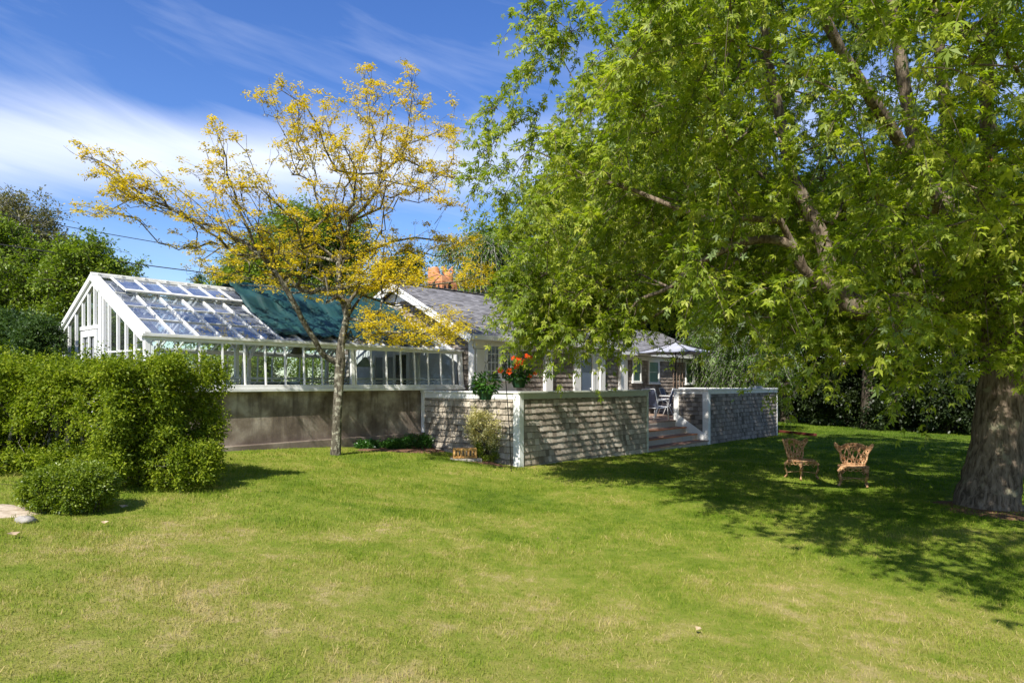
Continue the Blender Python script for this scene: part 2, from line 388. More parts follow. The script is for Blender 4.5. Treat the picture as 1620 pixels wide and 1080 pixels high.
def leaves(name, P, A, N, S, kind, m, parent, tint, jit=.0):
    """P positions, A axis dirs, N normals, S sizes"""
    tq, tf = template(kind); n = len(P)
    A = A / (np.linalg.norm(A, axis=1)[:, None] + 1e-9)
    B = np.cross(N, A); B /= np.linalg.norm(B, axis=1)[:, None] + 1e-9
    Cn = np.cross(A, B)
    v = P[:, None] + S[:, None, None] * (tq[None, :, 0, None] * A[:, None] + tq[None, :, 1, None] * B[:, None] + tq[None, :, 2, None] * Cn[:, None])
    k = len(tq)
    f = (np.arange(n)[:, None, None] * k + tf[None]).reshape(-1, 4)
    me = npmesh(name, v.reshape(-1, 3), f, np.repeat(tint, len(tf)))
    return link(name, me, m, parent)
def rdir(n): v = rng.normal(size=(n, 3)); return v / np.linalg.norm(v, axis=1)[:, None]

# ------------------------------------------------------------------ branching
class Skel:
    """a growing tree skeleton: nodes with parents; radii follow the load they carry"""
    def __init__(s): s.p = []; s.par = []; s.r = []; s.tip = []
    def limb(s, pts, rad, start=None):
        pr = -1 if start is None else start
        ids = []
        for q, r in zip(pts, rad):
            s.p.append(np.array(q, float)); s.par.append(pr); s.r.append(r); pr = len(s.p) - 1; ids.append(pr)
        return ids
    def near(s, q): return int(np.argmin(np.linalg.norm(np.array(s.p) - q, axis=1)))
    def attach(s, targets, root, r0, step=.6, arch=.12, wig=.08, pen=.25, lim=1e9):
        """connect targets (sorted by distance from root) to their nearest node"""
        o = np.argsort(np.linalg.norm(targets - root, axis=1))
        cap = len(s.p) + len(targets) * 12; arr = np.zeros((cap, 3)); n = len(s.p); arr[:n] = np.array(s.p)
        dr = np.zeros(cap); dr[:n] = np.linalg.norm(arr[:n] - root, axis=1)
        tips = []
        for i in o:
            t = targets[i]; dt = np.linalg.norm(t - root)
            dd = np.linalg.norm(arr[:n] - t, axis=1) + pen * np.maximum(0, dr[:n] - dt + .3) * 4
            b = int(np.argmin(dd)); a = arr[b]; L = np.linalg.norm(t - a)
            if L > lim: continue
            k = min(10, max(1, int(L / step))); pr = b
            pd = None
            if s.par[b] >= 0: pd = a - arr[s.par[b]]; pd = pd / (np.linalg.norm(pd) + 1e-9)
            for j in range(1, k + 1):
                f = j / k; q = a + (t - a) * f
                q[2] += arch * L * math.sin(math.pi * f)
                if pd is not None: q += pd * L * .22 * math.sin(math.pi * f) * (1 - f)
                if j < k: q += rng.normal(size=3) * wig * min(L, 1.5) * .5
                s.p.append(q); s.par.append(pr); s.r.append(0); pr = len(s.p) - 1
                arr[n] = q; dr[n] = np.linalg.norm(q - root); n += 1
            tips.append(pr)
        s.tip = tips; s.r0 = r0; return tips
    def solve(s, ex=.5, unit=None):
        n = len(s.p); cnt = np.zeros(n); ch = [[] for _ in range(n)]
        for i, q in enumerate(s.par):
            if q >= 0: ch[q].append(i)
        for i in range(n - 1, -1, -1):
            if not ch[i]: cnt[i] += 1
            if s.par[i] >= 0: cnt[s.par[i]] += cnt[i]
        r = np.array(s.r, float); rr = s.r0 * cnt ** ex
        r = np.where(r > 0, r, rr)
        for i in range(n):
            q = s.par[i]
            if q >= 0 and r[i] > r[q] * .95: r[i] = r[q] * .95 if s.r[i] == 0 else r[i]
        s.rad = r; s.ch = ch
    def mesh(s, name, m, parent, sides=(10, 6, 4), rmin=0, wob=0):
        vs, fs, off = [], [], 0
        s.solve() if not hasattr(s, 'rad') else None
        used = set(); starts = [(i, i) for i, q in enumerate(s.par) if q < 0]
        P = s.p
        st = [(i, -1) for i, q in enumerate(s.par) if q < 0]
        while st:
            i, pr = st.pop(); ids = [i] if pr < 0 else [pr, i]; cur = i
            while s.ch[cur]:
                c = sorted(s.ch[cur], key=lambda k: -s.rad[k])
                for k in c[1:]: st.append((k, cur))
                ids.append(c[0]); cur = c[0]
            if len(ids) < 2: continue
            pts = np.array([P[k] for k in ids]); rad = np.array([s.rad[k] for k in ids])
            if pr >= 0: rad[0] = min(rad[0] * .7, rad[1] * 1.4)
            if rad.max() < rmin: continue
            rm = rad.max(); sd = sides[0] if rm > .07 else sides[1] if rm > .02 else sides[2]
            rad = rad.copy(); rad[-1] *= .5
            if rm > .07:       # smooth thick limbs
                pts, rad = smooth_line(pts, rad)
            v, f = tube_np(pts, rad, sd)
            if wob and rm > .07:
                v += (rng.normal(size=v.shape) * wob * .3 * np.repeat(rad, sd)[:, None])
            vs.append(v); fs.append(f + off); off += len(v)
        me = npmesh(name, np.concatenate(vs), np.concatenate(fs), smooth=True)
        return link(name, me, m, parent)
def smooth_line(P, r, k=3):
    n = len(P); out = []; ro = []
    for i in range(n - 1):
        p0 = P[max(i - 1, 0)]; p1 = P[i]; p2 = P[i + 1]; p3 = P[min(i + 2, n - 1)]
        for j in range(k):
            t = j / k
            out.append(.5 * ((2 * p1) + (-p0 + p2) * t + (2 * p0 - 5 * p1 + 4 * p2 - p3) * t * t + (-p0 + 3 * p1 - 3 * p2 + p3) * t ** 3)); ro.append(r[i] * (1 - t) + r[i + 1] * t)
    out.append(P[-1]); ro.append(r[-1]); return np.array(out), np.array(ro)

def yat(px, lx):      # local y on the plane local x = lx
    r = (px - CX) / F
    # (C0x + lx Ux + y Vx) = r (C0y + lx Uy + y Vy)
    return (r * (C0[1] + lx * U[1]) - C0[0] - lx * U[0]) / (V[0] - r * V[1])

def shingles(mb, o, e, up, n, width, height, exp=.135, clip=None, wmin=.08, wmax=.17, proud=.024, jit=.007, edge=True):
    o, e, up, n = (Vector(q) for q in (o, e, up, n))
    rows = int(math.ceil(height / exp))
    for j in range(rows):
        z0 = j * exp; z1 = min(z0 + exp + .004, height); x = -random.random() * .05; rt = random.uniform(-.08, .08)
        while x < width:
            w = random.uniform(wmin, wmax); x0 = max(x, 0) + .0025; x1 = min(x + w, width) - .0025; x += w
            if x1 - x0 < .015: continue
            b = z0 + random.uniform(-jit, jit) if j else 0
            xm = (x0 + x1) / 2
            if clip and not clip(xm, z0 + exp * .5): continue
            p = proud * random.uniform(.8, 1.25); q = .0015 + .0005 * (j % 2)
            A = [o + e * x0 + up * b, o + e * x1 + up * b, o + e * x1 + up * z1, o + e * x0 + up * z1]
            # course shadow line put into the tint as an uneven dark band at the butt
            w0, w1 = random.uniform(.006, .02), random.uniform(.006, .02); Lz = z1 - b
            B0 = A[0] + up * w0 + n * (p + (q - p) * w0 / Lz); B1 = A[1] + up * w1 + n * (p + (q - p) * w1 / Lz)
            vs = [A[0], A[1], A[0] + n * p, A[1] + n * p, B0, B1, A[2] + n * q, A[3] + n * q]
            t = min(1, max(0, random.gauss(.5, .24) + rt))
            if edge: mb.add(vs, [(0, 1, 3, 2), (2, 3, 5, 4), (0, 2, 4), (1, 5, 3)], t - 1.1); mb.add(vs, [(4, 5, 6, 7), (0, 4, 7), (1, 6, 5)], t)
            else: mb.add(vs, [(0, 1, 3, 2), (2, 3, 5, 4), (4, 5, 6, 7), (0, 2, 4, 7), (1, 6, 5, 3)], t)
    return mb

# ================================================================== SETTING: ground
def axis_pts(lo, hi, c, fine, coarse):
    a = [c]; s = fine
    while a[-1] < hi: a.append(a[-1] + s); s = min(coarse, s * 1.035)
    b = [c]; s = fine
    while b[-1] > lo: b.append(b[-1] - s); s = min(coarse, s * 1.035)
    return np.array(sorted(set(b + a)))
xs = axis_pts(-400, 400, 0, .18, 30); ys = axis_pts(-60, 600, 9, .18, 30)
gx, gy = np.meshgrid(xs, ys); gz = g(gx, gy)
vv = np.stack([gx, gy, gz], -1).reshape(-1, 3); nx = len(xs); ii = np.arange(len(ys) - 1)[:, None] * nx + np.arange(nx - 1)
ff = np.stack([ii, ii + 1, ii + nx + 1, ii + nx], -1).reshape(-1, 4)
ground = link('ground', npmesh('ground', vv, ff, smooth=True), M['lawn']); tag(ground, kind='structure')

def patch(name, poly_c, rx, ry, m, n=26, h=.012, seed=1, rz=0):
    rr = np.random.default_rng(seed); mb_v = [(poly_c[0], poly_c[1], float(g(*poly_c)) + h)]
    K = n
    ph = rr.uniform(0, 6.28, 4)
    rings = 5
    for k in range(1, rings + 1):
        for i in range(K):
            a = 2 * math.pi * i / K; q = 1 + .16 * math.sin(2 * a + ph[0]) + .13 * math.sin(3 * a + ph[1]) + .1 * math.sin(5 * a + ph[2]) + .05 * math.sin(9 * a + ph[3])
            x = rx * q * k / rings * math.cos(a); y = ry * q * k / rings * math.sin(a)
            X_, Y_ = poly_c[0] + x * math.cos(rz) - y * math.sin(rz), poly_c[1] + x * math.sin(rz) + y * math.cos(rz)
            mb_v.append((X_, Y_, float(g(X_, Y_)) + (h if k < rings else -.01)))
    fs = [(0, 1 + i, 1 + (i + 1) % K) for i in range(K)]
    for k in range(rings - 1):
        for i in range(K): fs.append((1 + k * K + i, 1 + (k + 1) * K + i, 1 + (k + 1) * K + (i + 1) % K, 1 + k * K + (i + 1) % K))
    mb = MB(); mb.add(mb_v, fs); return tag(mb.build(name, m, smooth=True), kind='structure')
patch('sandy_soil', (-5.05, 6.6), .42, .42, M['sand'], seed=3)
q = loc2w(-1.0, 2.45); patch('mulch_bed', (q[0], q[1]), 1.5, .42, M['mulch'], seed=5, rz=ROT, h=.02)
q = loc2w(-.35, .9); patch('bare_soil', (q[0], q[1]), .3, .8, M['mulch'], seed=8, rz=ROT, h=.016)
patch('bare_soil', (7.35, 10.35), 1.0, .75, M['mulch'], seed=9, h=.02)

# ================================================================== GREENHOUSE
def building(name, label, cat): return empty(name, (C0[0], C0[1], 0), ROT, label, cat)
GH = building('greenhouse', 'long white glazed greenhouse with a pitched glass roof standing on a stained concrete wall', 'greenhouse')
gx0, gx1 = -6.21, 1.385; yS, yE, yRg, yF, zS, zE, zR = 3.0, 3.10, 5.47, 7.84, 1.70, 2.59, 3.78
mb = MB(); mb.box(gx0, 1.38, 3.08, 3.28, -.6, 1.60); mb.box(gx0, 1.38, 7.72, 7.92, -.6, 1.60); mb.box(gx0 - .02, gx0 + .18, 3.281, 7.719, -.6, 1.60)
mb.build('base_wall', M['concrete'], GH)
mb = MB(); mb.box(gx0 - .14, -.02, 2.92, 3.079, -.6, .60); mb.box(gx0 - .14, gx0 - .021, 3.08, 7.9, -.6, .60); mb.build('footing', M['concrete'], GH, bevel=.012)
mb = MB()
mb.box(gx0 - .05, gx1, 2.93, 3.30, 1.60, 1.66); mb.box(gx0 - .02, gx1, 2.97, 3.24, 1.661, 1.73)
mb.box(gx0 - .05, gx1, 7.70, 7.98, 1.602, 1.70); mb.box(gx0 - .08, gx0 + .2, 2.90, 8.0, 1.603, 1.735)
mb.build('sill', M['white_old'], GH, bevel=.008)
slope = Vector((0, yRg - yE, zR - zE)); SL = slope.length; sd = slope.normalized(); nrmF = Vector((0, -sd.z, sd.y)); nrmB = Vector((0, sd.z, sd.y))
def rp(x, f, side=1, off=0):      # point on the roof, f 0 at eave .. 1 at ridge
    y = yE + (yRg - yE) * f; z = zE + (zR - zE) * f
    if side < 0: y = 2 * yRg - y
    n = nrmF if side > 0 else nrmB
    return Vector((x, y, z)) + n * off
xsb = [gx0 + .06 + .424 * i for i in range(18)]
for side in (1, -1):
    mb = MB()
    for i in range(len(xsb) - 1):
        for k in range(4):
            f0, f1 = k / 4, (k + 1) / 4
            a = rp(xsb[i] + .01, f0 + .005, side, .004 + .004 * k % .008); 
            mb.quad(rp(xsb[i] + .012, f0 + .004, side, .006), rp(xsb[i + 1] - .012, f0 + .004, side, .006), rp(xsb[i + 1] - .012, f1 - .004, side, .0), rp(xsb[i] + .012, f1 - .004, side, .0))
    mb.build('roof_glass', M['roofglass' if side > 0 else 'glass'], GH)
    mb = MB()
    for x in xsb: mb.bar(rp(x, 0, side, .012), rp(x, 1, side, .012), .028, .055, up=(1, 0, 0) if False else tuple(nrmF if side > 0 else nrmB))
    for f in (.25, .48, .72): mb.bar(rp(gx0, f, side, .012), rp(gx1, f, side, .012), .02, .022, up=tuple(nrmF if side > 0 else nrmB))
    mb.build('glazing_bars', M['white_old'], GH)
    mb = MB()      # purlins and rafters under the glass
    for f in (.33, .66): mb.bar(rp(gx0, f, side, -.09), rp(gx1, f, side, -.09), .04, .05)
    for x in (gx0 + .1, -4.4, -2.0, .3): mb.bar(rp(x + .2, .02, side, -.07), rp(x + .2, .97, side, -.07), .05, .09, up=tuple(nrmF if side > 0 else nrmB))
    mb.build('rafter', M['white'], GH)
# ventilating sash along the ridge, hinged a little open at its foot
mb = MB(); mg = MB()
vx0, vx1 = gx0 + .28, gx1 - .5
vo = lambda f: .055 + (.985 - f) * .16
for f in (.70, .985): mb.bar(rp(vx0, f, 1, vo(f)), rp(vx1, f, 1, vo(f)), .075 if f < .9 else .05, .035, up=tuple(nrmF))
nvb = int((vx1 - vx0) / .424)
for i in range(nvb + 1):
    x = vx0 + (vx1 - vx0) * i / nvb; mb.bar(rp(x, .705, 1, vo(.705) + .004), rp(x, .98, 1, vo(.98) + .004), .034, .03, up=tuple(nrmF))
    if i < nvb: x2 = vx0 + (vx1 - vx0) * (i + 1) / nvb; mg.quad(rp(x + .02, .715, 1, vo(.715)), rp(x2 - .02, .715, 1, vo(.715)), rp(x2 - .02, .975, 1, vo(.975)), rp(x + .02, .975, 1, vo(.975)))
vs_o = mb.build('vent_sash', M['white_old'], GH); mg.build('pane', M['roofglass'], vs_o)
mb = MB(); mb.bar((gx0 - .06, yRg, zR + .045), (gx1, yRg, zR + .045), .16, .05); mb.bar((gx0 - .06, yRg, zR + .085), (gx1, yRg, zR + .085), .05, .05)
for x in xsb: mb.box(x - .03, x + .03, yRg - .09, yRg + .09, zR + .072, zR + .088)
mb.build('ridge_cap', M['white_old'], GH)
mb = MB()
for ye, sg in ((yE, -1), (yF, 1)):
    mb.box(gx0 - .08, gx1, ye - .10 if sg < 0 else ye - .02, ye + .02 if sg < 0 else ye + .10, zE - .035, zE + .02)
    mb.box(gx0 - .04, gx1, ye - .055 if sg < 0 else ye, ye if sg < 0 else ye + .055, zE - .10, zE - .036)
mb.build('gutter', M['white_old'], GH, bevel=.006)
# side glazing, leaning in towards the eave
for ys_, ye, sg in ((yS, yE - .03, 1), (7.94, yF + .03, -1)):
    mb = MB(); mg = MB()
    for i, x in enumerate(xsb):
        mb.bar((x, ys_ + .02 * sg, zS), (x, ye, zE - .05), .026, .04, up=(0, 1, 0))
        if i: mg.quad((xsb[i - 1] + .02, ys_ + .03 * sg, zS), (x - .02, ys_ + .03 * sg, zS), (x - .02, ye + .01 * sg, zE - .05), (xsb[i - 1] + .02, ye + .01 * sg, zE - .05))
    mb.build('side_bars', M['white_old'], GH); mg.build('side_glass', M['glass'], GH)
for x in (gx0 + .02, -2.0, gx1 - .05): mb = MB(); mb.bar((x, yS + .03, 1.7), (x, yE + .0, zE), .09, .10, up=(0, 1, 0)); mb.build('corner_post', M['white'], GH, bevel=.005)
# inside pipes, posts and braces
mb = MB(); mb.tube([(gx0 + .2, 3.36, 1.86), (gx1 - .1, 3.36, 1.86)], .022, 8); mb.tube([(gx0 + .2, 3.42, 1.79), (gx1 - .1, 3.42, 1.79)], .012, 6)
for i in range(14): x = gx0 + .5 + i * .53; mb.tube([(x, 3.34, 1.73), (x + .05, 3.3, 1.79), (x + .12, 3.34, 1.86)], .009, 5)
mb.build('heating_pipe', M['white_old'], GH)
for x in (-4.35, -2.0, .35):
    mb = MB()
    for y0, y1 in ((3.55, 3.95), (7.4, 7.0)):
        mb.bar((x, y0, -.2), (x, y0, 2.42), .07, .07); mb.bar((x, y0, 2.40), (x, (y0 + y1) / 2 - .35 * (1 if y0 < 5 else -1), 2.72), .05, .05)
        mb.bar((x, y0, 2.38), (x, y1 + .35 * (1 if y0 < 5 else -1), 2.62 + .42), .05, .05)
    mb.bar((x, 3.3, 2.74), (x, 7.64, 2.74), .03, .045)
    mb.build('truss_frame', M['white'], GH)
mb = MB(); mb.box(gx0 + .19, 1.37, 3.29, 7.71, -.6, -.1); mb.build('floor', M['concrete'], GH)
mb = MB(); mb.box(gx0 + .5, .9, 3.5, 4.4, 1.18, 1.24); mb.box(gx0 + .5, .9, 6.6, 7.5, 1.18, 1.24)
for i in range(8):
    for y in (3.6, 4.3, 6.7, 7.4): x = gx0 + .7 + i * .95; mb.box(x, x + .06, y - .03, y + .03, -.1, 1.179)
mb.build('bench', M['white_old'], GH)
# gable
yl = lambda px: yat(px, gx0)
def gz_at(y): return zE + (zR - zE) * (1 - abs(y - yRg) / (yRg - yE))
mb = MB()
gys = [yl(p) for p in (110, 121, 132, 141, 150.5, 173, 187, 200, 214)]
for i, y in enumerate(gys):
    z0 = 1.73
    if 2 <= i <= 4: z0 = 2.86
    mb.bar((gx0, y, z0), (gx0, y, gz_at(y) - .05), .042, .05, up=(1, 0, 0))
mb.box(gx0 - .035, gx0 + .035, yl(162.5) - .0, yl(158), 1.0, gz_at(yl(158)) - .06)
mb.box(gx0 - .03, gx0 + .03, yl(166), yl(164), 1.0, gz_at(yl(166)) - .06)
mb.box(gx0 - .045, gx0 + .03, yl(159), yl(130), 2.80, 2.87); mb.box(gx0 - .02, gx0 + .02, 3.2, yl(159), 2.32, 2.35); mb.box(gx0 - .02, gx0 + .02, yl(130), 7.6, 2.32, 2.35)
for s in (1, -1):
    mb.bar(rp(gx0 - .01, .0, s, -.09), rp(gx0 - .01, .985, s, -.09), .05, .085, up=tuple(nrmF if s > 0 else nrmB))
mb.build('gable_frame', M['white'], GH, bevel=.004)
mb = MB()
for s in (1, -1):
    mb.bar(rp(gx0 - .05, -.03, s, .01), rp(gx0 - .05, 1.0, s, .01), .05, .10, up=tuple(nrmF if s > 0 else nrmB)); mb.bar(rp(gx0 + .03, -.01, s, .055), rp(gx0 + .03, .99, s, .055), .10, .02, up=tuple(nrmF if s > 0 else nrmB))
mb.build('rake_board', M['white'], GH, bevel=.005)
mb = MB(); x = gx0 + .0
pts = [(x, 3.12, 1.72), (x, 7.82, 1.72), (x, 7.82, zE), (x, yRg, zR - .05), (x, 3.12, zE)]
mb.add(pts, [(0, 1, 2, 3, 4)]); mb.build('gable_glass', M['glass'], GH)
dr = MB(); ya, yb = yl(157), yl(132)
dr.box(gx0 - .05, gx0 - .012, ya, ya + .10, .75, 2.78); dr.box(gx0 - .05, gx0 - .012, yb - .10, yb, .75, 2.78)
dr.box(gx0 - .049, gx0 - .013, ya + .1, yb - .1, 2.66, 2.78); dr.box(gx0 - .049, gx0 - .013, ya + .1, yb - .1, .75, 1.5); dr.box(gx0 - .045, gx0 - .015, (ya + yb) / 2 - .025, (ya + yb) / 2 + .025, 1.5, 2.66)
door = dr.build('door', M['white'], GH); h = MB(); h.tube([(gx0 - .05, ya + .05, 1.75), (gx0 - .1, ya + .05, 1.75), (gx0 - .1, ya + .16, 1.75)], .012, 8); h.build('handle', M['black'], door)
# objects in the greenhouse
def bell(name, lx, ly, z, label, m, r=.16):
    e = tag(empty(name, tuple(loc2w(lx, ly, z)), ROT), label, 'hanging lamp')
    mb = MB(); mb.lathe([(r, 0), (r * .9, .04), (r * .55, .13), (r * .25, .2), (.03, .24)], n=18); mb.build('shade', m, e, smooth=True)
    mb = MB(); mb.tube([(0, 0, .24), (0, 0, .8)], .006, 5); mb.build('cord', M['black'], e)
lx = xat(470, 4.6); bell('hanging_lamp', lx, 4.6, zat(560, lx, 4.6), 'dark bell shaped lamp hanging inside the left half of the greenhouse', simple('dark_enamel', (.07, .07, .06), .5))
lx = xat(578, 4.4); bell('hanging_lamp', lx, 4.4, zat(580, lx, 4.4), 'wide pale green lamp shade hanging inside the greenhouse beside the cottage wall', simple('pale_green_enamel', (.30, .42, .38), .5), .24)
t_ = tag(empty('trough', tuple(loc2w(xat(436, 3.9), 3.9, 1.24)), ROT), 'teal plastic trough on the bench inside the greenhouse', 'trough')
mb = MB(); L_ = .38
mb.add([(-L_, -.14, 0), (L_, -.14, 0), (L_, .14, 0), (-L_, .14, 0), (-L_ - .05, -.18, .52), (L_ + .05, -.18, .52), (L_ + .05, .18, .52), (-L_ - .05, .18, .52)], [(0, 3, 2, 1), (4, 5, 6, 7), (0, 1, 5, 4), (1, 2, 6, 5), (2, 3, 7, 6), (3, 0, 4, 7)]); mb.build('basin', M['teal'], t_, bevel=.015)
mb = MB(); mb.box(-L_ - .075, L_ + .075, -.205, .205, .50, .54); mb.build('rim', M['teal'], t_, bevel=.008)

# tarpaulin over the upper half of the roof
tx0, tx1, NXx, NYy = -3.62, .68, 90, 60
def tarp_pt(i, j):
    f = j / NYy; side = 1 if f <= .5 else -1; ff_ = f * 2 if f <= .5 else (1 - f) * 2
    x = tx0 + (tx1 - tx0) * i / NXx + .05 * math.sin(ff_ * 7) * (1 if i < 4 else 0) - .12 * (1 - ff_) * (1 if i == 0 else 0)
    w = .014 * math.sin(x * 15 + ff_ * 9) + .012 * math.sin(x * 6.3 - ff_ * 14) + .010 * math.sin(x * 31 + ff_ * 3) + .010 * math.sin(ff_ * 40 + x * 2)
    sag = -.035 * abs(math.sin((x - xsb[0]) / .424 * math.pi))
    lo = .05 + .025 * math.sin(x * 5.1)
    fr = lo + (1 - lo) * ff_
    lift = .12 + .13 * min(1, max(0, (fr - .55) / .12))
    p = rp(x, fr, side, lift + w * 1.3 + sag * .6)
    if ff_ > .97: p = rp(x, fr, side, lift + .03)
    return p
mb = MB(); vs_ = [tarp_pt(i, j) for j in range(NYy + 1) for i in range(NXx + 1)]
fs_ = [(j * (NXx + 1) + i, j * (NXx + 1) + i + 1, (j + 1) * (NXx + 1) + i + 1, (j + 1) * (NXx + 1) + i) for j in range(NYy) for i in range(NXx)]
mb.add(vs_, fs_); tp = mb.build('tarpaulin', M['tarp'], None, smooth=True); tp.location = (C0[0], C0[1], 0); tp.rotation_euler = (0, 0, ROT)
sm = tp.modifiers.new('thick', 'SOLIDIFY'); sm.thickness = .006
tag(tp, 'dark green tarpaulin stretched over the rear half of the greenhouse roof', 'tarpaulin')

# ================================================================== COTTAGE
HS = building('cottage', 'grey cedar shingled cottage with white trim and a low pitched asphalt roof behind the deck', 'house')
hx0, hx1, hy0, hy1, hyR = 1.42, 8.42, 2.66, 8.48, 5.57
hzE, hzR = 3.0, 4.50
sl = Vector((0, hyR - hy0, hzR - hzE)); sl.normalize(); nF = Vector((0, -sl.z, sl.y))
body = MB(); body.box(hx0 + .02, hx1 - .02, hy0 + .02, hy1 - .02, -.5, hzE - .03)
body.add([(hx0 + .02, hy0 + .03, hzE - .03), (hx0 + .02, hy1 - .03, hzE - .03), (hx0 + .02, hyR, hzR - .06), (hx1 - .02, hy0 + .03, hzE - .03), (hx1 - .02, hy1 - .03, hzE - .03), (hx1 - .02, hyR, hzR - .06)],
         [(0, 2, 1), (3, 4, 5), (0, 3, 5, 2), (1, 2, 5, 4)])
body.build('sheathing', M['shingle2'], HS)
X4 = lambda px: xat(px, hy0)
segs = [(X4(817), X4(859)), (X4(871), X4(906)), (X4(955), X4(978))]
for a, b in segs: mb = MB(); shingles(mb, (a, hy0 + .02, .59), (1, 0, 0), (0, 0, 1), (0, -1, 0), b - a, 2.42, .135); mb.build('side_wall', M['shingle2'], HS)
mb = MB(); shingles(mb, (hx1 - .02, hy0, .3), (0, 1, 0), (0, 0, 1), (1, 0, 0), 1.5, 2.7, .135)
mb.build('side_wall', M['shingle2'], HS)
mb = MB()
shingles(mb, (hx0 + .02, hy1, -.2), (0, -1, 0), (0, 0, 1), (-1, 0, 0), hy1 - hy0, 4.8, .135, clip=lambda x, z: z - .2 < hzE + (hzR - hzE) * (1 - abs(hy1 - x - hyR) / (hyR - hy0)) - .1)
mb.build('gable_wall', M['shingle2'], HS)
# painted wall inside the greenhouse
mb = MB(); x = hx0 - .03
zz = lambda y: gz_at(y) - .08
mb.slab([(x, 3.25, -.1), (x, 7.7, -.1), (x, 7.7, zz(7.7)), (x, yRg, zz(yRg)), (x, 3.25, zz(3.25))], (1, 0, 0), .025)
iw = mb.build('painted_wall', M['panel'], HS)
yq = lambda px: yat(px, hx0)
mb = MB(); mb.box(x - .03, x - .002, yq(646), yq(629), .2, 2.55, .5); mb.build('inner_doorway', M['dark'], iw)
mb = MB()
for a, b in ((628.9, 625), (651, 646.1), (612, 609), (596, 593)): mb.box(x - .05, x - .003, yq(b if b > a else a), yq(a if b > a else b), .1, 2.56)
mb.box(x - .05, x - .003, yq(651), yq(625), 2.561, 2.64); mb.build('door_casing', M['white'], iw)
mb = MB(); mb.box(x - .03, x - .002, yq(624), yq(613), .2, 2.5); mb.box(x - .03, x - .002, yq(608), yq(597), .2, 2.5); mb.build('grey_panel', simple('grey_interior_panel', (.20, .22, .23), .6), iw)
mb = MB(); mb.box(x - .03, x - .002, yq(690), yq(652), .1, 1.9); mb.build('dado_panel', simple('grey_blue_interior_panel', (.28, .31, .34), .6), iw)
# roof
ov, rk = .16, .28
ridge = Vector((0, hyR, hzR)); 
def hp(x, f, s=1, off=0, yb=hy0, yr=hyR, ze=hzE, zr=hzR):
    y = yb + (yr - yb) * f; z = ze + (zr - ze) * f; n = Vector((0, -sl.z, sl.y))
    if s < 0: y = 2 * yr - y; n = Vector((0, sl.z, sl.y))
    return Vector((x, y, z)) + n * off
rf = MB()
for s in (1, -1):
    n = tuple(nF if s > 0 else Vector((0, sl.z, sl.y)))
    rf.slab([hp(hx0 - rk, -.06, s, 0), hp(hx1 + .2, -.06, s, 0), hp(hx1 + .2, 1, s, 0), hp(hx0 - rk, 1, s, 0)][::1], n, .05)
rb = rf.build('roof_deck', M['roof'], HS)
L = (hp(0, 1) - hp(0, -.06)).length
mb = MB(); o = hp(hx0 - rk - .012, -.07, 1, .052); shingles(mb, o, (1, 0, 0), sl, nF, hx1 - hx0 + rk + .22, L + .01, .125, wmin=.14, wmax=.34, proud=.010, jit=.002, edge=False)
for i in range(26): mb.bar((hx0 - rk - .01 + i * .29, hyR, hzR + .07), (hx0 - rk - .01 + (i + 1) * .29 + .02, hyR, hzR + .062), .2, .016, tint=random.random())
mb.build('roof', M['roof'], HS)
mb = MB(); mb.box(hx0 - rk + .01, hx1 + .2, hy0 - .24, hy0 - .17, hzE - .16, hzE - .03); mb.box(hx0 - .02, hx1 + .2, hy0 - .17, hy0 + .03, hzE - .15, hzE - .125)
mb.box(hx0, hx1, hy0 - .03, hy0 + .018, hzE - .36, hzE - .151); mb.build('eave_board', M['trim'], HS, bevel=.006)
mb = MB()
for s in (1, -1):
    n = tuple(nF if s > 0 else Vector((0, sl.z, sl.y)))
    mb.bar(hp(hx0 - rk + .0, -.06, s, -.075), hp(hx0 - rk, 1.0, s, -.075), .035, .17, up=n)
    mb.bar(hp(hx0 - rk - .022, -.065, s, .005), hp(hx0 - rk - .022, 1.0, s, .005), .03, .07, up=n)
    mb.bar(hp(hx0 - .01, .02, s, -.16), hp(hx0 - .01, .98, s, -.16), .03, .12, up=n)
mb.build('rake_board', M['trim'], HS, bevel=.004)
mb = MB()
for k in range(9):
    f = .99 - k * .018; mb.bar(hp(hx0 - .035, f - .02, 1, -.2 - k * .045), hp(hx0 - .035, f - .02, -1, -.2 - k * .045), .012, .018)
mb.slab([hp(hx0 - .028, .985, 1, -.19), hp(hx0 - .028, .80, 1, -.19), hp(hx0 - .028, .80, -1, -.19)], (1, 0, 0), .012); mb.build('gable_vent', M['white'], HS)
def part(name, m, par, *b, bev=.006): mb = MB(); mb.box(*b); return mb.build(name, M[m], par, bevel=bev)
part('corner_board', 'trim', HS, hx0 - .03, X4(750), hy0 - .03, hy0 + .02, .3, hzE - .37); part('corner_board', 'trim', HS, hx0 - .03, hx0 + .018, hy0 + .021, hy0 + .18, .3, hzE - .1)
part('corner_board', 'trim', HS, X4(752), X4(758), hy0 - .05, hy0 + .02, .3, hzE - .37)
for a, b in ((859.5, 870.5), (978.2, 983)): part('pilaster', 'trim', HS, X4(a), X4(b), hy0 - .10, hy0 + .02, .3, hzE - .37)
mb = MB(); mb.box(X4(758.3), X4(816.5), hy0 - .012, hy0 + .02, .3, hzE - .37); mb.build('white_panelling', M['trim'], HS)
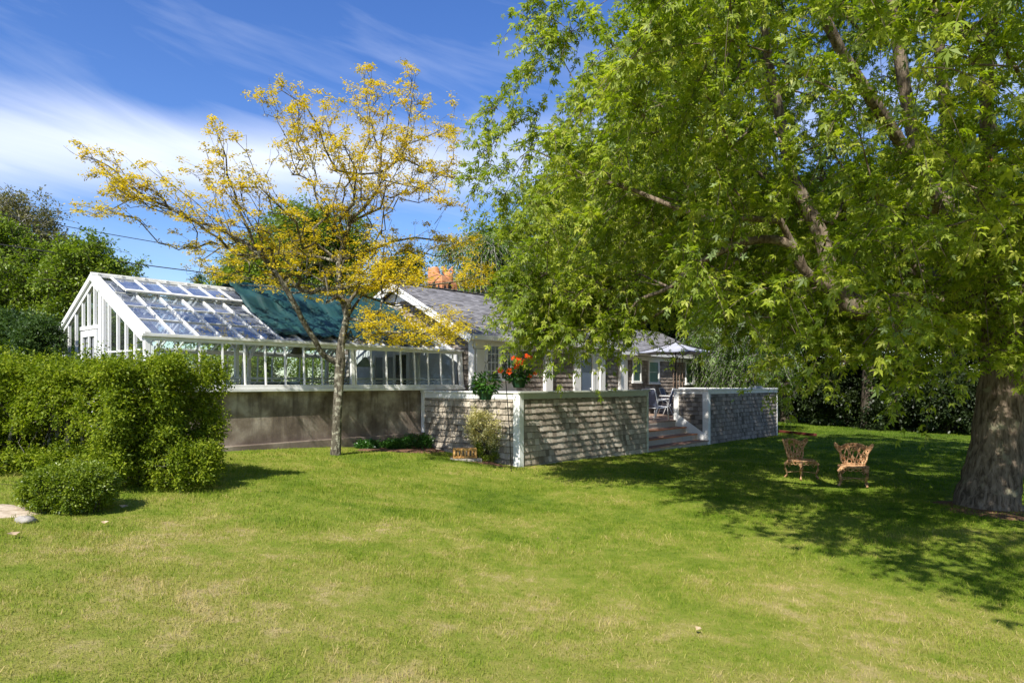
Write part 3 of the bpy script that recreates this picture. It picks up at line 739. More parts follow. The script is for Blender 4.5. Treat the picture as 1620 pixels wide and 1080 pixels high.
def window(par, x0, x1, z0, z1, y, nx, nz, fw=.06, glassm='dkglass', back='dark', name='window'):
    f = MB()
    f.box(x0 - fw, x1 + fw, y - .045, y + .01, z1, z1 + fw * 1.2); f.box(x0 - fw - .03, x1 + fw + .03, y - .075, y + .01, z0 - fw, z0)
    f.box(x0 - fw, x0, y - .044, y + .01, z0, z1); f.box(x1, x1 + fw, y - .044, y + .01, z0, z1)
    w = f.build(name, M['white'], par, bevel=.004)
    s = MB()
    for i in range(nx + 1): xx = x0 + (x1 - x0) * i / nx; hw = .022 if i in (0, nx) or (nx % 2 == 0 and i == nx // 2 and nx > 2) else .009; s.box(max(x0, xx - hw), min(x1, xx + hw), y - .034, y - .012, z0, z1)
    for i in range(nz + 1): zz_ = z0 + (z1 - z0) * i / nz; hw = .024 if i in (0, nz) else .009; s.box(x0, x1, y - .0335, y - .0125, max(z0, zz_ - hw), min(z1, zz_ + hw))
    s.build('sash', M['white'], w)
    p = MB(); p.quad((x0, y - .02, z0), (x1, y - .02, z0), (x1, y - .02, z1), (x0, y - .02, z1)); p.build('pane', M[glassm], w)
    p = MB(); p.quad((x0, y - .004, z0), (x1, y - .004, z0), (x1, y - .004, z1), (x0, y - .004, z1)); p.build('blind' if back != 'dark' else 'dark_room', M[back], w)
    return w
xm = (X4(769) + X4(806)) / 2
window(HS, X4(769), X4(787), zat(600, xm, hy0), zat(547, xm, hy0), hy0 - .015, 3, 4, .05)
window(HS, X4(791), X4(806), zat(600, xm, hy0), zat(547, xm, hy0), hy0 - .015, 3, 4, .05)
# door with casing
mb = MB(); mb.box(X4(917.5), X4(935.5), hy0 - .01, hy0 + .02, .60, 2.62); dd = mb.build('door', M['door'], HS)
mb = MB(); mb.box(X4(919), X4(934), hy0 - .016, hy0 - .011, .9, 2.5); mb.build('pane', simple('blue_screen', (.10, .13, .19), .25, 0, .6), dd)
mb = MB(); mb.tube([(X4(933), hy0 - .02, 1.6), (X4(933), hy0 - .07, 1.6)], .025, 10); mb.build('handle', M['alu'], dd)
mb = MB(); mb.box(X4(907), X4(917.3), hy0 - .05, hy0 + .02, .6, 2.7); mb.box(X4(935.7), X4(940), hy0 - .05, hy0 + .02, .6, 2.7); mb.box(X4(907), X4(940), hy0 - .06, hy0 + .02, 2.701, 2.8)
mb.box(X4(941), X4(946), hy0 - .03, hy0 + .02, .6, 2.63); mb.box(X4(947), X4(954.5), hy0 - .08, hy0 + .02, .5, 2.63); mb.build('door_casing', M['trim'], HS, bevel=.004)
# rear wing
wy, wyR, wx1 = 4.04, 6.5, xat(1116, 4.04)
wzE, wzR = 2.95, 4.1
mb = MB(); mb.box(hx1 - .02, wx1, wy + .02, 8.4, -.5, wzE)
mb.add([(hx1 - .1, wy, wzE), (wx1, wy, wzE), (wx1, 2 * wyR - wy, wzE), (hx1 - .1, 2 * wyR - wy, wzE), (hx1 - .1, wyR, wzR), (wx1, wyR, wzR)], [(0, 1, 5, 4), (2, 3, 4, 5), (1, 2, 5), (0, 4, 3)])
mb.build('wing_body', M['shingle2'], HS)
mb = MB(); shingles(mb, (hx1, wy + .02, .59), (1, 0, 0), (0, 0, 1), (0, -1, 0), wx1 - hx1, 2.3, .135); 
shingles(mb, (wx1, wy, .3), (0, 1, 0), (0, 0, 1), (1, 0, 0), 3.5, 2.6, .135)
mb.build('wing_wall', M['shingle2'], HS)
ws = Vector((0, wyR - wy, wzR - wzE)).normalized(); wn_ = Vector((0, -ws.z, ws.y))
mb = MB(); shingles(mb, Vector((hx1 - .2, wy - .2, wzE - .02)) + wn_ * .02, (1, 0, 0), ws, wn_, wx1 - hx1 + .45, 2.95, .125, wmin=.14, wmax=.34, proud=.01, jit=.002, edge=False)
mb.slab([(hx1 - .2, wy - .2, wzE - .05), (wx1 + .25, wy - .2, wzE - .05), (wx1 + .25, wyR, wzR + .04), (hx1 - .2, wyR, wzR + .04)], wn_, .03)
mb.build('wing_roof', M['roof'], HS)
mb = MB(); mb.box(hx1 + .0, wx1 + .2, wy - .24, wy - .19, wzE - .14, wzE - .03); mb.box(hx1, wx1, wy - .03, wy + .02, wzE - .30, wzE - .15)
X5 = lambda px: xat(px, wy); mb.box(X5(984), X5(991), wy - .06, wy + .02, .5, wzE - .16); mb.build('eave_board', M['trim'], HS, bevel=.005)
for a, b, za, zb in ((1001, 1012, 603, 560), (1026, 1040.5, 605, 561), (1085, 1095, 606, 565), (1098, 1107, 606, 565)):
    xm = X5((a + b) / 2); window(HS, X5(a), X5(b), zat(za, xm, wy), min(zat(zb, xm, wy), wzE - .33), wy - .01, 1, 2 if a < 1030 else 1, .075, 'clearglass', 'curtain')
# trellis leaning on the wing
tr = MB(); xm = X5(1071)
tz0, tz1 = zat(604, xm, wy), zat(563, xm, wy)
for i in range(4): x = X5(1063.5) + (X5(1078) - X5(1063.5)) * i / 3; tr.box(x - .012, x + .012, wy - .06, wy - .045, .6, tz1)
for i in range(9): z = .75 + (tz1 - .8) * i / 8; tr.box(X5(1063.5) - .03, X5(1078) + .03, wy - .045, wy - .033, z - .012, z + .012)
tt = tr.build('trellis', M['deckwood']); tt.location = (C0[0], C0[1], 0); tt.rotation_euler = (0, 0, ROT); tag(tt, 'thin wooden trellis against the shingled wall between two windows', 'trellis')
# chimney with a sculpted terracotta top
cy = 6.15; cx = xat(699.5, cy); Dc = C0[1] + cx * U[1] + cy * V[1]
hw = (718 - 681) / F * Dc / 2 / (U[0] * .55 + .55)
ct = zat(420, cx, cy); sh = zat(443, cx, cy)
mb = MB(); w0 = .33
mb.box(cx - w0, cx + w0, cy - w0, cy + w0, 3.6, sh - .12)
ch = mb.build('chimney', M['terra'], HS, bevel=.02)
mb = MB()      # left tower, sloping shoulder, and the perforated owl-like crest
mb.add([(cx - w0, cy - w0, sh - .119), (cx + w0, cy - w0, sh - .119), (cx + w0, cy + w0, sh - .119), (cx - w0, cy + w0, sh - .119),
        (cx - w0 + .02, cy - w0 + .05, sh + .10), (cx + w0 - .02, cy - w0 + .05, sh - .05), (cx + w0 - .02, cy + w0 - .02, sh - .05), (cx - w0 + .02, cy + w0 - .02, sh + .42)],
       [(0, 3, 2, 1), (4, 5, 6, 7), (0, 1, 5, 4), (1, 2, 6, 5), (2, 3, 7, 6), (3, 0, 4, 7)])
mb.lathe([(.15, sh - .2), (.155, sh + .25), (.13, sh + .36), (.10, sh + .40)], (cx - .15, cy + .16, 0), 14)
mb.build('sloping_shoulder', M['terra'], ch, bevel=.03)
mb = MB()      # crest: a disc-like head with two eye holes and ears
c0 = Vector((cx + .13, cy - .13, sh + .17)); e1 = Vector((U[0] * 0 + .6485, -.7612, 0)).normalized(); e1 = Vector((.76, -.65, 0)).normalized(); e3 = Vector((0, 0, 1)); e2 = e1.cross(e3)
for sx in (-1, 1):
    ring = [c0 + e1 * (sx * .085 + .062 * math.cos(a)) + e3 * (.09 + .07 * math.sin(a)) for a in np.linspace(0, 2 * math.pi, 13)]
    mb.tube(ring, .034, 6)
    mb.tube([c0 + e1 * sx * .07 + e3 * .16, c0 + e1 * sx * .17 + e3 * .25], [.035, .012], 6)
mb.tube([c0 + e3 * -.30, c0 + e3 * -.1, c0 + e3 * .02, c0 + e3 * .1], [.15, .17, .12, .03], 10)
mb.build('crest', M['terra'], ch, smooth=True)
mb = MB()
for dx, w_, zt in ((-.20, .05, sh - .16), (.0, .07, sh - .06), (.2, .05, sh - .2)):
    for nrm in ('y', 'x'):
        pts = [(-w_, 0), (w_, 0), (w_, .3), (w_ * .6, .38), (0, .43), (-w_ * .6, .38), (-w_, .3)]
        if nrm == 'y': P3 = [(cx + dx + a, cy - w0 - .003, zt - .45 + b) for a, b in pts]; nn = (0, -1, 0)
        else: P3 = [(cx - w0 - .003, cy + dx + a, zt - .45 + b) for a, b in pts]; nn = (-1, 0, 0)
        mb.slab(P3, nn, .004)
mb.build('arched_opening', M['dark'], ch)

# ================================================================== DECK
DK = building('deck', 'raised wooden deck with shingled parapet walls, white corner posts and four wide steps', 'deck')
zT, dz = 1.55, .59
eX, sX, fX = 5.41, 9.17, 15.3
def parapet(x0, x1, y0, y1, zt=zT, m='shingle2', zb=-.6):
    mb = MB(); mb.box(x0, x1, y0, y1, zb, zt); return mb
def trimset(parts, m, name, bev=.006):
    for p in parts: mb = MB(); mb.box(*p); mb.build(name, M[m], DK, bevel=bev)
# wall facing the lawn's left side (panel by the greenhouse)
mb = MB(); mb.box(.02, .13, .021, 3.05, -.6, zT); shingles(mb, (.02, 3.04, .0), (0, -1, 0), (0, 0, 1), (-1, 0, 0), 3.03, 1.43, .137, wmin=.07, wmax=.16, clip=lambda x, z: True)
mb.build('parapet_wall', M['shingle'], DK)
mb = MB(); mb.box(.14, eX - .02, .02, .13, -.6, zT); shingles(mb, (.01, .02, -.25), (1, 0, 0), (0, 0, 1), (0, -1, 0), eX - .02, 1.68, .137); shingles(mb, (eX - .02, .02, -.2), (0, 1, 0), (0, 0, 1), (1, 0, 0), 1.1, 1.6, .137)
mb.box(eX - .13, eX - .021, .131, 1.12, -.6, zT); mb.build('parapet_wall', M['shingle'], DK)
mb = MB(); mb.box(sX + .02, fX - .02, .02, .13, -.6, zT - .002); mb.box(sX + .02, sX + .13, .131, 1.12, -.6, zT - .002); mb.box(fX - .13, fX - .021, .131, 4.0, -.6, zT - .002)
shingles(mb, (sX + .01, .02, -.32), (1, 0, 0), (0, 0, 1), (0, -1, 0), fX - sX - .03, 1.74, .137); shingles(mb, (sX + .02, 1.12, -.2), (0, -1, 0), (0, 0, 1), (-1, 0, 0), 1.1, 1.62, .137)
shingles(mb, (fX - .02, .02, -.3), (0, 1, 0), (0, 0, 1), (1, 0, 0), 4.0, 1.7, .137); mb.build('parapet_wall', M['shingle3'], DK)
trimset([(-.035, .17, .0, 3.05, zT, zT + .042)], 'white', 'cap_rail'); trimset([(-.06, eX + .03, -.065, -.0, zT + .001, zT + .040), (.171, eX + .03, .0, .17, zT + .001, zT + .040), (eX - .17, eX + .03, .171, 1.14, zT + .001, zT + .040)], 'greytrim', 'cap_rail')
trimset([(sX - .05, fX + .05, -.06, .19, zT + .001, zT + .045), (sX - .05, sX + .17, .191, 1.16, zT + .001, zT + .045), (fX - .17, fX + .05, .191, 4.0, zT + .001, zT + .045)], 'white', 'cap_rail')
trimset([(-.004, .02, .17, 2.93, 1.42, zT - .001)], 'white', 'fascia_board'); trimset([(.12, eX - .08, -.006, .02, 1.43, zT - .001)], 'greytrim', 'fascia_board')
trimset([(sX + .16, fX - .06, -.006, .02, 1.43, zT - .001)], 'white_old', 'fascia_board'); trimset([(sX - .006, sX + .02, .18, .98, 1.43, zT - .001)], 'white_old', 'fascia_board')
trimset([(-.02, .10, -.02, .16, -.5, zT - .001), (.02, .115, -.021, .02, -.5, zT - .002)], 'white', 'corner_post'); trimset([(-.02, .02, 2.94, 3.04, -.5, zT - .001)], 'white', 'corner_post')
trimset([(eX - .07, eX + .012, -.02, .05, -.5, zT - .001)], 'greytrim', 'corner_post'); trimset([(sX - .02, sX + .15, -.02, .17, -.4, zT - .001)], 'white_old', 'corner_post')
trimset([(sX - .012, sX + .10, .985, 1.16, -.4, zT - .001)], 'white_old', 'corner_post'); trimset([(fX - .05, fX + .012, -.014, .06, -.5, zT - .001)], 'white_old', 'corner_post')
# floor boards
mb = MB(); i = 0; y = 1.12
while y < 4.0:
    for a, b in ((.14, 5.3), (5.305, 9.2), (9.205, 15.1)):
        if y + .14 > 2.62 and a < 8: 
            if y > 2.5: continue
        mb.box(a, b, y, y + .132, dz - .03, dz, random.random())
    y += .138
y = .14
while y < 1.1:
    mb.box(.14, 5.27, y, y + .132, dz - .03, dz, random.random()); mb.box(9.31, 15.1, y, y + .132, dz - .03, dz, random.random()); y += .138
mb.build('floor', M['deckwood'], DK)
mb = MB(); mb.box(5.3, 9.3, 1.13, 1.17, -.5, dz - .031); mb.build('rim_joist', M['white_old'], DK)
for k, (yy, zt_) in enumerate(((.0, .0), (.37, .19), (.74, .385), (1.10, .589))):
    if k < 3:
        mb = MB(); mb.box(eX + .0, sX - .01, yy - .03, yy + .40, zt_ - .03, zt_); mb.build('step', M['stepwood'], DK, bevel=.006)
    mb = MB(); mb.box(eX + .0, sX - .01, yy - .045, yy - .031, zt_ - .034, zt_ + .003) if k else mb.box(eX, sX - .01, yy - .045, yy - .031, zt_ - .034, zt_ + .002); mb.build('nosing', M['redwood'] if k in (1, 2) else M['deckwood'], DK)
    mb = MB(); mb.box(eX + .0, sX - .01, yy - .005, yy + .018, zt_ - .42 if k == 0 else zt_ - .215, zt_ - .031); mb.build('riser', M['riser'], DK)
mb = MB(); mb.slab([(sX - .008, -.02, -.12), (sX - .008, -.02, .12), (sX - .008, 1.02, .78), (sX - .008, 1.12, .78), (sX - .008, 1.12, .4), (sX - .008, .3, -.12)], (-1, 0, 0), .025); mb.build('stringer', M['white'], DK)
# patio furniture
def L2(x, y, z=0): return tuple(loc2w(x, y, z))
def patio_chair():
    r = empty('patio_chair', (0, 0, 0)); 
    for s in (-1, 1):
        mb = MB(); x = .27 * s
        mb.tube([(x, -.34, .02), (x, -.30, .30), (x, -.27, .58), (x, -.18, .64), (x, .08, .64), (x, .16, .60)], .014, 8)
        mb.tube([(x, .34, .02), (x, .22, .30), (x, .14, .42), (x, .20, .70), (x, .30, 1.0)], .014, 8); mb.tube([(x, -.30, .40), (x, .14, .38)], .013, 8); mb.build('side_frame', M['alu'], r, smooth=True)
    for y, z in ((-.30, .41), (.14, .39), (.3, 1.0), (.30, .12)): mb = MB(); mb.tube([(-.27, y, z), (.27, y, z)], .012, 8); mb.build('cross_tube', M['alu'], r, smooth=True)
    mb = MB(); mb.slab([(-.25, -.29, .405), (.25, -.29, .405), (.25, .14, .385), (-.25, .14, .385)], (0, 0, 1), .008); mb.build('seat', M['sling'], r)
    mb = MB(); mb.slab([(-.25, .16, .46), (.25, .16, .46), (.25, .295, .98), (-.25, .295, .98)], (0, -1, .2), .008); mb.build('backrest', M['sling'], r)
    return r
def children(o): return [c for c in bpy.data.objects if c.parent == o]
def copy_tree(o, parent=None):
    c = o.copy(); COL.objects.link(c); c.parent = parent
    for ch_ in children(o): copy_tree(ch_, c)
    return c
pc = patio_chair(); spots = [(xat(1036, 1.55), 1.55, R(75), 'white framed patio chair nearest the top of the deck steps'), (xat(1052, 2.1), 2.1, R(-160), 'blue grey sling patio chair seen from behind beside the deck opening'), (xat(1058, 3.3), 3.3, R(10), 'patio chair on the far side of the deck table by the cottage wall')]
for i, (x, y, a, lb) in enumerate(spots):
    o = pc if i == 0 else copy_tree(pc); o.location = L2(x, y, dz); o.rotation_euler = (0, 0, ROT + a); tag(o, lb, 'chair', 'white framed patio chairs on the deck')
ux, uy = xat(1069, 2.5), 2.5
T = empty('patio_table', L2(ux - .1, uy, dz), ROT, 'round white patio table beneath the umbrella on the deck', 'table')
mb = MB(); mb.lathe([(.0, .70), (.52, .70), (.55, .715), (.55, .73), (.52, .74), (.03, .74)], n=36); mb.build('tabletop', M['alu'], T)
for k in range(4):
    a = k * math.pi / 2 + .6; mb = MB(); mb.tube([(.2 * math.cos(a), .2 * math.sin(a), .70), (.28 * math.cos(a), .28 * math.sin(a), .35), (.42 * math.cos(a), .42 * math.sin(a), .01)], .015, 8); mb.build('leg', M['alu'], T, smooth=True)
UM = empty('umbrella', L2(ux, uy, dz), ROT, 'open pale blue grey market umbrella with a dark pole on the deck', 'umbrella')
mb = MB(); mb.lathe([(.25, 0), (.25, .05), (.06, .08), (.05, .12)], n=20); mb.build('base', M['black'], UM)
mb = MB(); mb.tube([(0, 0, .05), (0, 0, 2.75)], .021, 10); mb.build('pole', M['black'], UM, smooth=True)
mb = MB(); mb.tube([(0, 0, 2.70), (0, 0, 2.80), (0, 0, 2.84)], [.03, .035, .01], 10); mb.build('finial', M['black'], UM)
rU, zU, zU2 = 1.5, 2.30, 2.68; nseg = 8
mb = MB()
for k in range(nseg):
    a0, a1 = 2 * math.pi * k / nseg, 2 * math.pi * (k + 1) / nseg
    gp = []
    K = 8
    for i in range(K + 1):
        f = i / K; row = []
        for j in range(5):
            t = j / 4; a = a0 + (a1 - a0) * t; chord = math.cos(math.pi / nseg) / math.cos((t - .5) * 2 * math.pi / nseg)
            z = zU2 - (zU2 - zU) * f - .05 * math.sin(math.pi * f) * 1.0 - .03 * math.sin(math.pi * t) * f
            row.append((rU * f * chord * math.cos(a), rU * f * chord * math.sin(a), z))
        gp.append(row)
    b = len(mb.v); mb.v.extend([p for r_ in gp for p in r_])
    for i in range(K):
        for j in range(4): mb.f.append((b + i * 5 + j, b + (i + 1) * 5 + j, b + (i + 1) * 5 + j + 1, b + i * 5 + j + 1)); mb.t.append(.5)
o = mb.build('canopy', M['canopy'], UM, smooth=False); sm = o.modifiers.new('thick', 'SOLIDIFY'); sm.thickness = .004
for k in range(nseg):
    a = 2 * math.pi * k / nseg; c, s = math.cos(a), math.sin(a); mb = MB(); mb.bar((.03 * c, .03 * s, 2.68), (rU * .99 * c, rU * .99 * s, zU - .015), .012, .018); mb.bar((.03 * c, .03 * s, 2.05), (rU * .5 * c, rU * .5 * s, zU + .16), .010, .014); mb.build('rib', M['black'], UM)
# a black lamp post behind the umbrella
px_, py_ = xat(1131, 3.3), 3.3
LP = empty('post_lantern', L2(px_, py_, dz), ROT, 'black post standing at the far edge of the deck right of the umbrella', 'post')
mb = MB(); mb.tube([(0, 0, 0), (0, 0, 1.75)], [.035, .035], 10); mb.build('post', M['black'], LP); mb = MB(); mb.lathe([(.06, 1.75), (.10, 1.80), (.09, 2.05), (.04, 2.15), (.01, 2.2)], n=12); mb.build('lantern', M['black'], LP)
# a shallow tray on the parapet
tx = xat(1196, .06); TR = MB(); TR.box(-.28, .28, -.12, .12, 0, .03); TR.box(-.30, -.27, -.13, .13, .0, .075); TR.box(.27, .30, -.13, .13, .0, .075); TR.box(-.30, .30, -.14, -.12, .0, .075); TR.box(-.30, .30, .12, .14, .0, .075)
tr_ = TR.build('tray', M['canopy']); tr_.location = L2(tx, .06, zT + .047); tr_.rotation_euler = (0, 0, ROT); tag(tr_, 'shallow pale tray resting on the cap of the right parapet', 'tray')

# ================================================================== SMALL THINGS
# clay block and slab by panel A
bx, by = loc2w(-.45, 1.85)[:2]; bp = W(716, 722, 1); 
def gpt(px, py, it=12):      # ground point seen at a pixel
    D = 12.
    for _ in range(it): x = (px - CX) / F * D; D = (CAMZ - float(g(x, D))) * F / (py - HY)
    x = (px - CX) / F * D; return x, D, float(g(x, D))
x, y, z = gpt(735, 728)
st = MB(); st.box(-.34, .34, -.16, .16, -.05, .045); s_ = st.build('stone_slab', M['stone'], bevel=.02); s_.location = (x + .02, y + .05, z); s_.rotation_euler = (0, 0, R(6)); tag(s_, 'rough grey stone slab on the grass against the shingled panel', 'stone slab')
bk = MB()
for zz0, zz1 in ((0, .045), (.16, .205)): bk.box(-.25, .25, -.10, .10, zz0, zz1)
for i in range(7): xx = -.25 + i * .0758; bk.box(xx, xx + .045, -.095, .095, .0451, .1599)
b_ = bk.build('clay_block', M['block'], bevel=.008); b_.location = (x, y + .05, z + .048); b_.rotation_euler = (0, 0, R(8)); tag(b_, 'ochre perforated clay block sitting on a grey stone slab', 'block')
# red timber
x, y, z = gpt(1232, 684); x2, y2, z2 = gpt(1290, 690)
mb = MB(); mb.bar((x, y, z + .06), (x2, y2, z2 + .06), .14, .09); rt = mb.build('timber', M['redplank'], bevel=.01); tag(rt, 'long dark red timber lying on the lawn beyond the deck corner', 'timber')
# rock by the small bush and dry leaves
def rock(x, y, r, label, sd=1):
    rr = np.random.default_rng(sd); mb = MB(); n = 10; vs, fs = [], []
    for i in range(7):
        th = math.pi * i / 6
        for j in range(n):
            a = 2 * math.pi * j / n; q = r * (1 + .16 * math.sin(3 * a + i + sd) + rr.uniform(-.1, .1)); vs.append((q * math.sin(th) * math.cos(a) * 1.3, q * math.sin(th) * math.sin(a), q * .6 * math.cos(th)))
    for i in range(6):
        for j in range(n): fs.append((i * n + j, (i + 1) * n + j, (i + 1) * n + (j + 1) % n, i * n + (j + 1) % n))
    mb.add(vs, fs); o = mb.build('rock', M['stone'], smooth=True); o.location = (x, y, float(g(x, y)) + r * .25); tag(o, label, 'rock')
x, y, z = gpt(40, 826); rock(x, y, .07, 'small pale rock at the left foot of the round bush', 2)
# cast iron chairs
def iron_chair():
    r = empty('garden_chair')
    SW, SD, SH = .25, .22, .38
    mb = MB(); n = 28      # seat: pierced disc with rim
    ring = lambda rx, ry, z: [(rx * math.cos(a), ry * math.sin(a), z) for a in np.linspace(0, 2 * math.pi, n + 1)]
    mb.tube(ring(SW, SD, SH), .018, 6); mb.tube(ring(SW * .93, SD * .93, SH - .012), .012, 5)
    mb.lathe([(.0, SH - .012), (SW * .62, SH - .012), (SW * .80, SH - .004), (SW * .80, SH + .004), (SW * .6, SH + .0), (.01, SH + .0)], n=28)
    for k in range(20): a = k * 2 * math.pi / 20; mb.tube([(.17 * math.cos(a), .15 * math.sin(a), SH), (SW * math.cos(a), SD * math.sin(a), SH)], .007, 4)
    mb.build('seat', M['rust'], r)
    mb = MB()      # apron of scrolls under the rim
    for k in range(18):
        a = k * 2 * math.pi / 18; cxx, cyy = SW * math.cos(a), SD * math.sin(a); tx_, ty_ = -math.sin(a), math.cos(a)
        mb.tube([(cxx + tx_ * .035 * math.cos(b), cyy + ty_ * .035 * math.cos(b), SH - .045 + .03 * math.sin(b)) for b in np.linspace(0, 2 * math.pi, 9)], .009, 4)
    mb.build('apron', M['rust'], r)
    for sx in (-1, 1):
        for sy in (-1, 1):
            mb = MB(); x0, y0 = SW * .72 * sx, SD * .75 * sy
            mb.tube([(x0, y0, SH - .01), (x0 * 1.28, y0 * 1.25, SH - .08), (x0 * 1.30, y0 * 1.28, SH - .17), (x0 * 1.12, y0 * 1.12, SH - .27), (x0 * 1.10, y0 * 1.12, .08), (x0 * 1.32, y0 * 1.32, .015)], [.03, .034, .026, .017, .016, .026], 7)
            mb.tube([(x0 * 1.1, y0 * 1.1, SH - .06), (x0 * 1.0, y0 * .9, SH - .14), (x0 * .8, y0 * .8, SH - .10)], .010, 5); mb.build('leg', M['rust'], r, smooth=True)
    mb = MB(); mb.tube([(-.19, -.17, .13), (0, 0, .15), (.19, .17, .13)], .007, 5); mb.tube([(.19, -.17, .13), (0, 0, .154), (-.19, .17, .13)], .007, 5); mb.build('stretcher', M['rust'], r)
    # curved back: u in -1..1 across, v 0..1 up. it wraps forward and flares
    def bp_(u, v): a = u * 1.08; w = .245 + .085 * v; return (w * math.sin(a) * (1.0 + .12 * v), .21 * math.cos(a) * .95 + .02 + .12 * v * math.cos(a) + .01, SH + .02 + v * .42)
    mb = MB()
    top = lambda u: .82 + .16 * math.exp(-(u / .28) ** 2) + .10 * math.exp(-((abs(u) - .95) / .15) ** 2) - .05 * math.cos(u * 9)
    mb.tube([bp_(u, top(u)) for u in np.linspace(-1, 1, 33)], .020, 6); mb.tube([bp_(u, top(u) - .13) for u in np.linspace(-.96, .96, 25)], .011, 5)
    for s in (-1, 1): mb.tube([bp_(s * (.72 + .28 * v + .06 * math.sin(v * 9)), v * top(s)) for v in np.linspace(0, 1, 12)], .019, 6)
    mb.tube([bp_(u, .03) for u in np.linspace(-.75, .75, 12)], .013, 5)
    mb.build('back_frame', M['rust'], r, smooth=True)
    mb = MB(); rr = random.Random(5)
    for k in range(9):      # stems and scrolls
        u0 = -.66 + k * .165
        mb.tube([bp_(u0 + .07 * math.sin(v * 7 + k * 2), v * (top(u0) - .05)) for v in np.linspace(0, 1, 12)], .012, 5)
    for k in range(34):
        u0, v0 = rr.uniform(-.8, .8), rr.uniform(.1, .85); q_ = rr.uniform(.05, .10); ph = rr.uniform(0, 6)
        mb.tube([bp_(u0 + q_ * 1.6 * (1 - t * .12) * math.cos(t + ph), v0 + q_ * (1 - t * .12) * math.sin(t + ph)) for t in np.linspace(0, 5.4, 12)], .0115, 4)
    for k in range(16):
        u0 = -.95 + k * .127; mb.tube([bp_(u0 + .05 * math.cos(t), top(u0) - .06 + .055 * math.sin(t)) for t in np.linspace(0, 6.28, 8)], .010, 4)
    mb.build('back_lattice', M['rust'], r)
    return r
ic = iron_chair()
x, y, z = gpt(1268, 757); ic.location = (x, y, z); ic.rotation_euler = (0, 0, R(22)); ic.scale = (.96, .96, .96)
tag(ic, 'rusty ornate cast iron chair on the grass, left of the pair, nearer the deck', 'chair', 'rusted cast iron garden chairs on the lawn')
i2 = copy_tree(ic); x, y, z = gpt(1350, 768); i2.location = (x, y, z); i2.rotation_euler = (0, 0, R(-28)); i2.scale = (1, 1, .95)
tag(i2, 'rusty ornate cast iron chair on the grass nearer the big maple trunk', 'chair', 'rusted cast iron garden chairs on the lawn')
# shepherd hook and baskets
x, y, z = gpt(809, 746)
SH_ = empty('shepherd_hook', (x, y, z), 0, 'thin black double shepherd hook planted in the lawn at the deck corner', 'plant hook')
D_ = y
hz = lambda py: CAMZ + (HY - py) / F * D_ - z
hxp = lambda px: (px - CX) / F * D_ - x
zt_ = hz(570)
mb = MB(); mb.tube([(0, 0, -.1), (hxp(806), 0, hz(680)), (hxp(800), 0, hz(600)), (hxp(797), 0, zt_)], .009, 8); mb.build('pole', M['black'], SH_, smooth=True)
x1, x2, xp = hxp(771), hxp(823), hxp(797)
for xe, s, ze in ((x1, -1, hz(576)), (x2, 1, hz(556))):
    mb = MB(); mb.tube([(xp, 0, hz(595)), (xp + s * .05, 0, zt_ + .08), (xp + (xe - xp) * .5, 0, ze + .16), (xe - s * .03, 0, ze + .12), (xe, 0, ze + .03), (xe + s * .03, 0, ze + .01), (xe + s * .05, 0, ze + .05)], .007, 8); mb.build('hook_arm', M['black'], SH_, smooth=True)
def basket(px, pt, pb, ztop_hook, label, flowers, R0, rleaf, nleaf, hh):
    X_ = (px - CX) / F * D_; zt2 = CAMZ + (HY - pt) / F * D_; zb = CAMZ + (HY - pb) / F * D_
    e = empty('hanging_basket', (X_, D_, zb), 0, label, 'hanging basket', 'hanging baskets on the shepherd hook'); H = zt2 - zb
    mb = MB(); r = R0; mb.lathe([(r * .68, 0), (r * .72, .01), (r * .97, H * .86), (r * 1.06, H * .87), (r * 1.07, H), (r * .95, H), (r * .93, H * .9), (.01, H * .88)], n=28); mb.build('pot', M['pot'], e, smooth=False, bevel=.002)
    mb = MB(); hk = ztop_hook - zb
    for k in range(3): a = k * 2.094 + .4; mb.tube([(r * 1.03 * math.cos(a), r * 1.03 * math.sin(a), H), (0, 0, hk)], .0025, 4)
    mb.build('hanger', M['black'], e)
    n = nleaf; u = rdir(n); rad = rng.uniform(.35, 1, n)[:, None]; P = u * rad * np.array([rleaf * 1.18, rleaf * 1.1, hh]) + np.array([0, 0, H + hh * .55]); P[:, 2] = np.maximum(P[:, 2], H * .35 + .3 * (rleaf - np.hypot(P[:, 0], P[:, 1])))
    A = u * np.array([1, 1, .7]) + rdir(n) * .5 - np.array([0, 0, .25]); N = np.array([0, 0, 1.]) + rdir(n) * .6 + u * .4
    leaves('foliage', P, A, N, rng.uniform(.055, .10, n), 'oval', M['leaf_pot'], e, rng.random(n))
    mb = MB(); [mb.tube([(0, 0, H * .8), tuple(P[i] * .6 + np.array([0, 0, H * .3])), tuple(P[i])], .003, 4) for i in range(0, n, 9)]; mb.build('stem', M['leaf_bush'], e)
    rr = random.Random(11)
    for (fx, fz, fr, fd) in flowers:
        c = Vector(((fx - px) / F * D_, -fd, CAMZ + (HY - fz) / F * D_ - zb)); mb = MB(); nd = Vector((rr.uniform(-.6, .6), -1, rr.uniform(-.2, .5))).normalized(); a1 = nd.cross(Vector((0, 0, 1))).normalized(); a2 = nd.cross(a1)
        for k in range(6):
            a = k * math.pi / 3 + rr.random(); d_ = a1 * math.cos(a) + a2 * math.sin(a); s_2 = a1 * -math.sin(a) + a2 * math.cos(a); q = fr * rr.uniform(.85, 1.1)
            mb.add([c, c + d_ * q * .55 + s_2 * q * .42 + nd * q * .28, c + d_ * q + nd * q * .12, c + d_ * q * .55 - s_2 * q * .42 + nd * q * .28], [(0, 1, 2), (0, 2, 3)])
        f = mb.build('flower', M['flower'], e); mb = MB(); mb.tube([c, c + nd * fr * .45], [fr * .10, fr * .06], 6); mb.build('flower_centre', M['flower_eye'], f)
